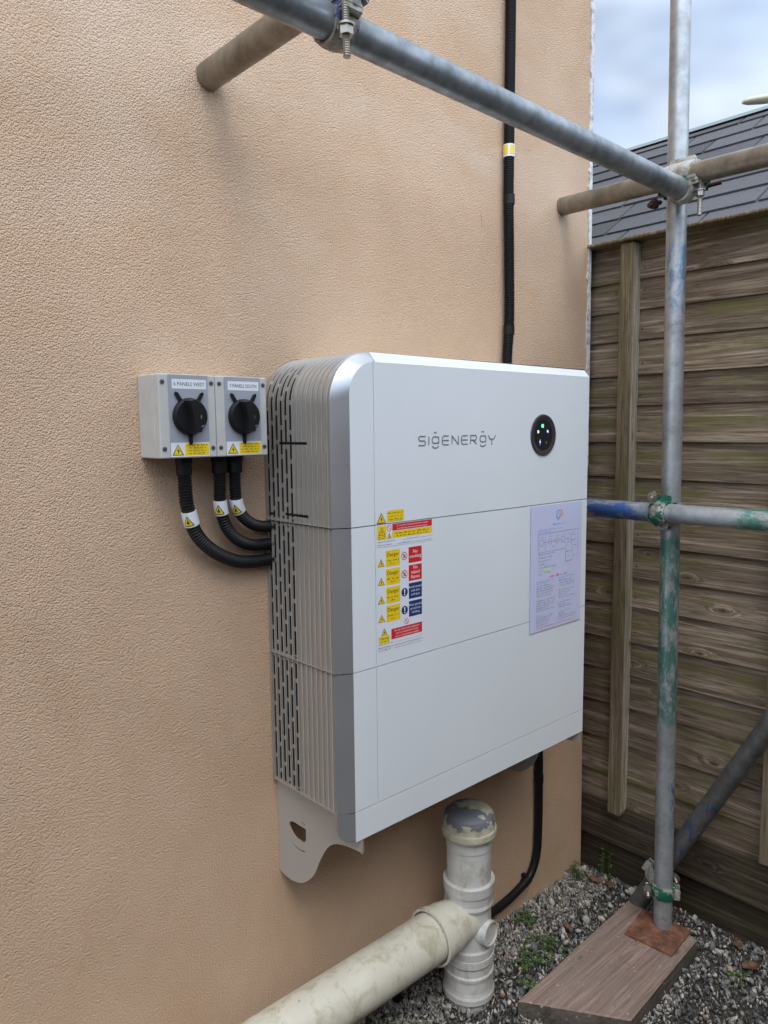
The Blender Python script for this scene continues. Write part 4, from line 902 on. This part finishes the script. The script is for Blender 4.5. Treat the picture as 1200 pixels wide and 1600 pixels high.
# tall conduit above the unit
t = thing('vertical_conduit', (.746, 0, .85), 'tall thin black corrugated conduit running up the wall above the battery unit', 'conduit')
mb = MB(); pp = corrugated(mb, [(.745, -.0165, .84), (.744, -.0165, .90), (.749, -.0165, .96), (.751, -.0165, 1.02), (.747, -.0165, 1.20), (.744, -.0165, 1.30), (.745, -.0165, 1.50), (.747, -.0165, 1.80), (.748, -.0165, 2.3), (.748, -.0165, 3.2), (.748, -.0165, 4.3)], .0133, .0042); mb.build('tube', t)
for zc in (.968, 1.292):
    mb = MB(); mb.tube([(.746 if zc > 1 else .7495, -.0165, zc-.012), (.746 if zc > 1 else .7495, -.0165, zc+.012)], .0144, 'black_plastic', 24); mb.build('clip', t)
P2 = resample(pp, .002); s_l = .555
sleeve(None, pp, s_l, .030, .0133, toward, t, False)
# lower supply cable
t = thing('supply_cable', (.905, 0, -.60), 'smooth black cable curving down the wall from the battery unit behind the pipe', 'cable')
mb = MB(); cp = spline([(.905, -.015, -.02), (.907, -.0145, -.21), (.909, -.0145, -.36), (.908, -.0145, -.46), (.902, -.0145, -.53), (.880, -.0145, -.575), (.850, -.0145, -.595), (.786, -.0145, -.612), (.700, -.0145, -.620), (.60, -.014, -.615), (.50, -.014, -.57), (.44, -.014, -.54), (.35, -.014, -.60), (.33, -.014, -.70)], 14)
mb.tube(cp, .0118, 'black_plastic', 16); mb.build('sheath', t)
for (x, z, dx, dz) in ((.9085, -.30, 0, 1), (.852, -.594, .9, .3)):
    mb = MB(); d_ = Vector((dx, 0, dz)).normalized()*.011; mb.tube([Vector((x, -.0145, z))-d_, Vector((x, -.0145, z))+d_], .0133, 'black_plastic', 16); mb.box((x-.006, -.018, z+.010), (x+.006, -.0005, z+.018), 'black_plastic'); mb.build('cable_clip', t)

# ------------------------------------------------------------------ drain pipe
SX, SY = .4815, -.118
pipe = thing('soil_pipe', (SX, SY, GZ), 'cream plastic drain pipe with stub stack and peeling cap under the battery', 'pipe')
rr = .0535
def ringp(t0, w_, rb, rt): return [(t0, rb), (t0+.001, rt-.0008), (t0+.0025, rt), (t0+w_-.0025, rt), (t0+w_-.001, rt-.0008), (t0+w_, rb)]
mb = MB()  # cap
zc = -.256
pr = [(0, .054), (0, .0655), (.004, .0668), (.016, .0668), (.0185, .0655), (.0188, .0630), (.040, .0620), (.049, .0595), (.055, .0545), (.0595, .046), (.0620, .032), (.0632, .014), (.0634, .0002)]
mb.lathe((SX, SY, zc), (0, 0, 1), pr, 'cap', 48)
for k in range(8):
    a = k*PI/4+.35; d_ = Vector((math.cos(a), math.sin(a), 0)); s__ = Vector((-d_.y, d_.x, 0))*.003; c0 = Vector((SX, SY, zc))
    q = [c0+d_*.0615-s__+Vector((0, 0, .018)), c0+d_*.0615+s__+Vector((0, 0, .018)), c0+d_*.0600+s__+Vector((0, 0, .040)), c0+d_*.0600-s__+Vector((0, 0, .040))]
    q2 = [p_+d_*.0035 for p_ in q]; mb.add(q+q2, [(4, 5, 6, 7), (0, 1, 5, 4), (1, 2, 6, 5), (2, 3, 7, 6), (3, 0, 4, 7)], 'cap')
tag(mb.build('vent_cap', pipe), 'domed cap with grey and cream peeling paint')
mb = MB(); mb.lathe((SX, SY, -.40), (0, 0, 1), [(0, rr), (.112, rr), (.1125, rr+.002), (.135, rr+.002), (.1355, rr+.001), (.150, rr+.001)], 'pvc_grey', 48); mb.build('stack_tube', pipe)
mb = MB()  # tee fitting
p0 = [(-.552, .0525), (-.552, .0535), (-.43, .0535)]
mb.lathe((SX, SY, 0), (0, 0, 1), [(-.64, .0575), (-.555, .0575)]+[(-.555+a, b) for a, b in ((0, .0575), (.001, .0610), (.018, .0618), (.019, .0560))]+[(-.536, .0545), (-.44, .0545), (-.436, .0575), (-.428, .0600), (-.420, .0575), (-.412, .0580), (-.398, .0585), (-.396, .0620), (-.372, .0630), (-.370, .0610), (-.3695, .0540)], 'pvc_grey', 48)
mb.lathe((SX, SY, -.467), (-1, 0, 0), [(0, .0515), (.05, .0530), (.085, .0595), (.118, .0605), (.119, .0650), (.136, .0655), (.137, .0600)], 'pvc_cream', 48)
mb.build('tee_fitting', pipe)
mb = MB(); bd = Vector((.12, -.99, .05)).normalized(); bo = Vector((SX, SY, -.497))
mb.lathe(bo, bd, [(.030, .040), (.046, .0335), (.052, .0305), (.066, .0295), (.0665, .0262), (.061, .0262)], 'pvc_grey', 32); mb.add([bo+bd*.061+(bd.cross(Vector((0, 0, 1))).normalized()*math.cos(a*PI/16)+Vector((0, 0, 1))*math.sin(a*PI/16))*.0262 for a in range(32)], [tuple(range(32))], 'pvc_grey'); mb.build('branch_boss', pipe)
mb = MB(); mb.lathe((SX, SY, 0), (0, 0, 1), [(GZ-.03, .0545), (-.672, .0555), (-.671, .0610), (-.667, .0635), (-.654, .0640), (-.648, .0615), (-.640, .0600), (-.612, .0590), (-.610, .0615), (-.602, .0620), (-.598, .0590), (-.578, .0585), (-.577, .0610), (-.574, .0625), (-.5565, .0625), (-.5555, .0580)], 'pvc_grey', 48); mb.build('socket', pipe)
mb = MB(); mb.tube([(.376, SY, -.467), (-.4, SY, -.464), (-1.6, SY, -.458), (-3.5, SY, -.45)], .0565, 'pvc_cream', 48); tag(mb.build('horizontal_run', pipe), 'long cream horizontal run')

# ------------------------------------------------------------------ scaffold
TR = .02415
GRP = 'galvanised scaffold tubes'
def sc_tube(name, a, b, mat, label, n=40):
    mb = MB(); a, b = Vector(a), Vector(b); k = max(2, int((b-a).length/.2)); mb.tube([a+(b-a)*i/k for i in range(k+1)], TR, mat, n, True, True, .004)
    o = mb.build(name, loc=a); return tag(o, label, 'scaffold tube', GRP)
PX = 1.010
sc_tube('scaffold_tube', (1.012, -.3525, -.634), (1.009, -.300, 3.6), 'galv_standard', 'upright scaffold standard with green and blue paint, in front of the fence')
sc_tube('scaffold_tube', (-1.6, -.375, 1.315), (.955, -.375, 1.2715), 'galv_ledger', 'long bluish grey ledger tube crossing the top of the wall diagonally')
sc_tube('scaffold_tube', (-.096, -.003, 1.348), (-.096, -1.35, 1.350), 'galv_brown', 'brownish tube butting the wall at top left, above the isolators')
sc_tube('scaffold_tube', (.999, -.002, 1.325), (.829, -1.55, 1.252), 'galv_brown', 'brownish tube butting the wall near its corner and crossing the upright')
sc_tube('scaffold_tube', (.960, -.03, .4985), (.960, -1.7, .5035), 'galv_rail', 'level tube with blue and green paint crossing the upright at mid height')
bd0 = Vector((1.064, -.245, -.655)); bd1 = Vector((1.064, -.567, -.048)); bdir = (bd1-bd0).normalized()
sc_tube('scaffold_tube', bd0, bd0+bdir*1.9, 'galv_brace', 'dark sloping brace tube behind the foot of the upright')

def band(mb, c, axis, n_dir, width, mat, a0=-110, a1=110, th=.0055, R=TR+.0004):
    """partial clamp ring round a tube; angles measured from n_dir; swells to flaps at both ends"""
    c = Vector(c); ax_ = Vector(axis).normalized(); n_ = Vector(n_dir); n_ = (n_-ax_*n_.dot(ax_)).normalized(); b = ax_.cross(n_); K = 22; V_ = []
    for i in range(K+1):
        t = math.radians(a0+(a1-a0)*i/K); wv_ = width*(1-.25*math.sin(PI*i/K)); dr = n_*math.cos(t)+b*math.sin(t)
        for r_, s__ in ((R, -1), (R+th, -1), (R+th+.002, -.45), (R+th+.002, .45), (R+th, 1), (R, 1)): V_.append(c+dr*r_+ax_*(s__*wv_/2))
    F_ = [(i*6+q, i*6+(q+1) % 6, (i+1)*6+(q+1) % 6, (i+1)*6+q) for i in range(K) for q in range(6)]+[tuple(range(6)), tuple(range(K*6, K*6+6))]
    mb.add(V_, F_, mat, False)
    for t in (a0, a1):   # lug flaps
        t = math.radians(t); dr = n_*math.cos(t)+b*math.sin(t); p0_ = c+dr*(R+.001); tang = dr
        w2 = width*.42; V_ = []
        tn = (-n_*math.sin(t)+b*math.cos(t))
        for dd in (0, .019):
            for s1 in (-1, 1):
                for s2 in (-1, 1): V_.append(p0_+dr*dd+tn*s1*.0032+ax_*s2*w2*(1 if dd == 0 else .8))
        mb.add(V_, [(0, 1, 3, 2), (4, 6, 7, 5), (0, 4, 5, 1), (2, 3, 7, 6), (0, 2, 6, 4), (1, 5, 7, 3)], mat)
def bolt(parent, a, d, length, mat='bolt', nut_at=.6, R=.0055):
    a = Vector(a); d = Vector(d).normalized(); mb = MB(); k = int(length/.0016); mb.tube([a+d*(length*i/k) for i in range(k+1)], [R if i % 2 else R-.0007 for i in range(k+1)], mat, 14, True, False)
    o = mb.build('bolt', parent); mb = MB(); c = a+d*length*nut_at
    mb.tube([c, c+d*.0115], .0105, mat, 6, True, False); mb.tube([c-d*.0028, c], .0125, mat, 20, True, False); mb.build('nut', o); return o
def coupler(pos, ax1, ax2, n12, label, m1='fit_green', m2='fit_bare', c1=None, c2=None, bolts=(), w1=.046, w2=.046, d1=None, d2=None, span=110):
    """ax1/ax2: the two tube directions; n12: from tube one to tube two"""
    t = thing('scaffold_coupler', pos, label, 'coupler', 'scaffold couplers'); n12 = Vector(n12).normalized(); c1, c2 = Vector(c1), Vector(c2)
    mb = MB(); band(mb, c1, ax1, d1 or -n12, w1, m1, -span, span); mb.build('clamp_band', t)
    mb = MB(); band(mb, c2, ax2, d2 or n12, w2, m2, -span, span); mb.build('clamp_band', t)
    mid_ = (c1+c2)/2; mb = MB(); a1 = Vector(ax1).normalized(); a2 = Vector(ax2).normalized()
    if abs(a1.dot(a2)) > .6: a2 = n12.cross(a1)
    V_ = []
    for k_ in (-1, 1):
        for s1 in (-1, 1):
            for s2 in (-1, 1): V_.append(mid_+n12*k_*.010+a1*s1*.024+a2*s2*.024)
    mb.add(V_, [(0, 1, 3, 2), (4, 6, 7, 5), (0, 4, 5, 1), (2, 3, 7, 6), (0, 2, 6, 4), (1, 5, 7, 3)], m2); 
    band(mb, c1, ax1, n12, w1*.9, m2, -80, 80); band(mb, c2, ax2, -n12, w2*.9, m2, -80, 80); mb.build('body', t)
    for (a, d, l_, mt, na) in bolts: bolt(t, a, d, l_, mt, na)
    return t
X_, Y_, Zv = (1, 0, 0), (0, 1, 0), (0, 0, 1)
zl = lambda x: 1.315+(x+1.6)*(1.2715-1.315)/2.555
# top left: ledger under the transom
xl = -.125
coupler((xl, -.375, 1.29), Y_, X_, (0, 0, -1), 'blue painted coupler with a hanging bolt at top left of the ledger', 'fit_blue', 'fit_blue', (-.096, -.375, 1.3485), (-.105, -.375, zl(-.105)), [((-.118, -.412, 1.335), (0, -.03, -1), .106, 'bolt', .62)])
# upright and transom at top right, and the ledger end clipped below
coupler((.985, -.315, 1.30), Zv, Y_, (-1, 0, 0), 'galvanised wide sleeve coupler joining the transom to the upright', 'fit_green', 'fit_bare', (1.0095, -.3285, 1.300), (.962, -.362, 1.309), [((.985, -.385, 1.279), (.25, -.95, .10), .060, 'bolt_rust', .30), ((.985, -.300, 1.268), (-.9, .3, -.3), .04, 'bolt_rust', .5)], .05, .098, None, (-1, -.2, .5), 125)
coupler((.93, -.375, 1.26), X_, Y_, (0, 0, 1), 'small coupler with upright bolt holding the ledger end', 'fit_bare', 'fit_green', (.942, -.375, zl(.942)), (.966, -.40, 1.300), [((.945, -.418, 1.305), (0, 0, -1), .10, 'bolt', .45)], .040, .040)
# mid height
coupler((.985, -.33, .50), Zv, Y_, (-1, 0, 0), 'green and white coupler at mid height between upright and painted tube', 'fit_blue', 'fit_green', (1.0105, -.3385, .502), (.960, -.338, .4995), [((.960, -.318, .548), (-.9, -.35, -.18), .062, 'bolt', .55)], .044, .052)
# foot
zb = -.535
coupler((1.03, -.345, zb), Zv, bdir, (1, 0, 0), 'green coupler clamping the brace to the foot of the upright', 'fit_green', 'fit_bare', (1.0118, -.351, zb), (1.064, bd0.y+bdir.y*.137, bd0.z+bdir.z*.137), [((.997, -.311, zb+.008), (-.75, -.5, -.35), .042, 'bolt', .45), ((1.048, -.372, zb+.012), (.6, .6, .2), .034, 'bolt', .5)], .040, .046, (-.70, -.71, 0), (.9, -.4, .1), 95)

# sole board and base plate
zp = -.640
plank = [(.511, -.248), (.652, -.462), (1.030, -.440), (1.052, -.228)]
def slab(mb, q, z0, z1, mat, bv=.003):
    c = Vector((sum(a for a, b in q)/4, sum(b for a, b in q)/4)); ins = [((a-c.x)*(1-bv/.2)+c.x, (b-c.y)*(1-bv/.1)+c.y) for a, b in q]
    V_ = [(a, b, z0) for a, b in q]+[(a, b, z1-bv) for a, b in q]+[(a, b, z1) for a, b in ins]
    if mat == 'plank_wood': mb.add(V_[:8], [(i, (i+1) % 4, 4+(i+1) % 4, 4+i) for i in range(4)], 'plank_edge')
    F_ = [(8, 9, 10, 11)]+([(i, (i+1) % 4, 4+(i+1) % 4, 4+i) for i in range(4)] if mat != 'plank_wood' else [])+[(4+i, 4+(i+1) % 4, 8+(i+1) % 4, 8+i) for i in range(4)]
    mb.add(V_, F_, mat)
mb = MB(); slab(mb, plank, GZ-.004, zp, 'plank_wood'); tag(mb.build('sole_board', loc=(.78, -.34, GZ)), 'reddish brown timber sole board lying on the gravel', 'timber board')
mb = MB(); slab(mb, [(.905, -.300), (.915, -.428), (1.046, -.417), (1.034, -.282)], zp+.0005, zp+.0065, 'rust', .0008)
mb.tube([(1.012, -.3525, zp+.006), (1.012, -.3525, zp+.05)], .0185, 'rust', 20); tag(mb.build('base_plate', loc=(.97, -.35, zp)), 'rusty square steel base plate under the upright', 'base plate')

# ------------------------------------------------------------------ weeds and litter
def weed(x, y, n, spread, h_, label, zb_=GZ+.004):
    mb = MB(); rg2 = random.Random(int(x*1000)+n)
    for i in range(int(n*.65)):
        a = rg2.random()*2*PI; rr_ = spread*math.sqrt(rg2.random()); bx, by = x+rr_*math.cos(a), y+rr_*math.sin(a); hz = h_*rg2.uniform(.3, 1)
        if by > -.004: by = -.004
        tip = Vector((bx, by, zb_+hz)); mb.tube([(bx-.3*rr_*math.cos(a), min(by, -.002), zb_-.004), tip], .0006, 'leaf', 5, False)
        for q in range(3):
            t = a+q*2.1+rg2.random(); L_ = rg2.uniform(.005, .010); W2 = L_*.42; d_ = Vector((math.cos(t), math.sin(t), rg2.uniform(-.2, .45))).normalized(); s__ = d_.cross(Vector((0, 0, 1))).normalized()
            mid_ = tip+d_*L_*.55; mb.add([tip, mid_-s__*W2-Vector((0, 0, .001)), tip+d_*L_, mid_+s__*W2-Vector((0, 0, .001)), mid_+Vector((0, 0, -.0012))], [(0, 1, 4), (1, 2, 4), (2, 3, 4), (3, 0, 4)], 'leaf', False, rg2.random())
    return tag(mb.build('weed', loc=(x, y, GZ)), label, 'weed', 'small green weeds in the gravel')
weed(1.085, -.035, 34, .028, .045, 'green weed tuft growing against the foot of the wall corner')
weed(.80, -.055, 40, .035, .030, 'low green weed against the wall between pipe and corner')
weed(.735, -.165, 90, .060, .018, 'largest low spread of green weed in front of the timber board edge')
weed(.66, -.155, 40, .035, .018, 'small sprawling weed just right of the drain pipe')
weed(.60, -.21, 30, .03, .016, 'sparse weed between the drain pipe and the timber board')
weed(1.165, -.09, 26, .030, .085, 'dark weed standing at the base of the fence behind the corner')
weed(1.02, -.555, 24, .03, .018, 'tiny weed in the gravel near the bottom right corner')
weed(.25, -.05, 30, .05, .02, 'thin weed under the horizontal drain pipe')
def dead(x, y, s__, label):
    mb = MB(); a = rnd.random()*6; V_ = []
    for j in range(5):
        for i in range(5):
            uu, vv = (i-2)/2, (j-2)/2; k_ = (1-.45*abs(vv)); V_.append((x+s__*(uu*k_*math.cos(a)-vv*math.sin(a)*1.4), y+s__*(uu*k_*math.sin(a)+vv*math.cos(a)*1.4), GZ+.012+s__*.5*(uu*uu)+rnd.uniform(0, .002)))
    mb.add(V_, [(j*5+i, j*5+i+1, (j+1)*5+i+1, (j+1)*5+i) for j in range(4) for i in range(4)], 'dead', True)
    o = mb.build('dead_leaf', loc=(x, y, GZ)); sm_ = o.modifiers.new('t', 'SOLIDIFY'); sm_.thickness = .0006; return tag(o, label, 'leaf', 'dead leaves on the gravel')
dead(1.105, -.085, .014, 'brown dead leaf close to the wall corner beside the weed tuft')
dead(1.13, -.505, .012, 'rust coloured dead leaf on the gravel near the fence at right')
dead(1.07, -.565, .015, 'brown dead leaf on the gravel at the bottom right edge')
dead(.86, -.15, .009, 'small reddish dead leaf on pale gravel left of the board')
dead(1.12, -.125, .012, 'curled brown leaf at the foot of the fence')
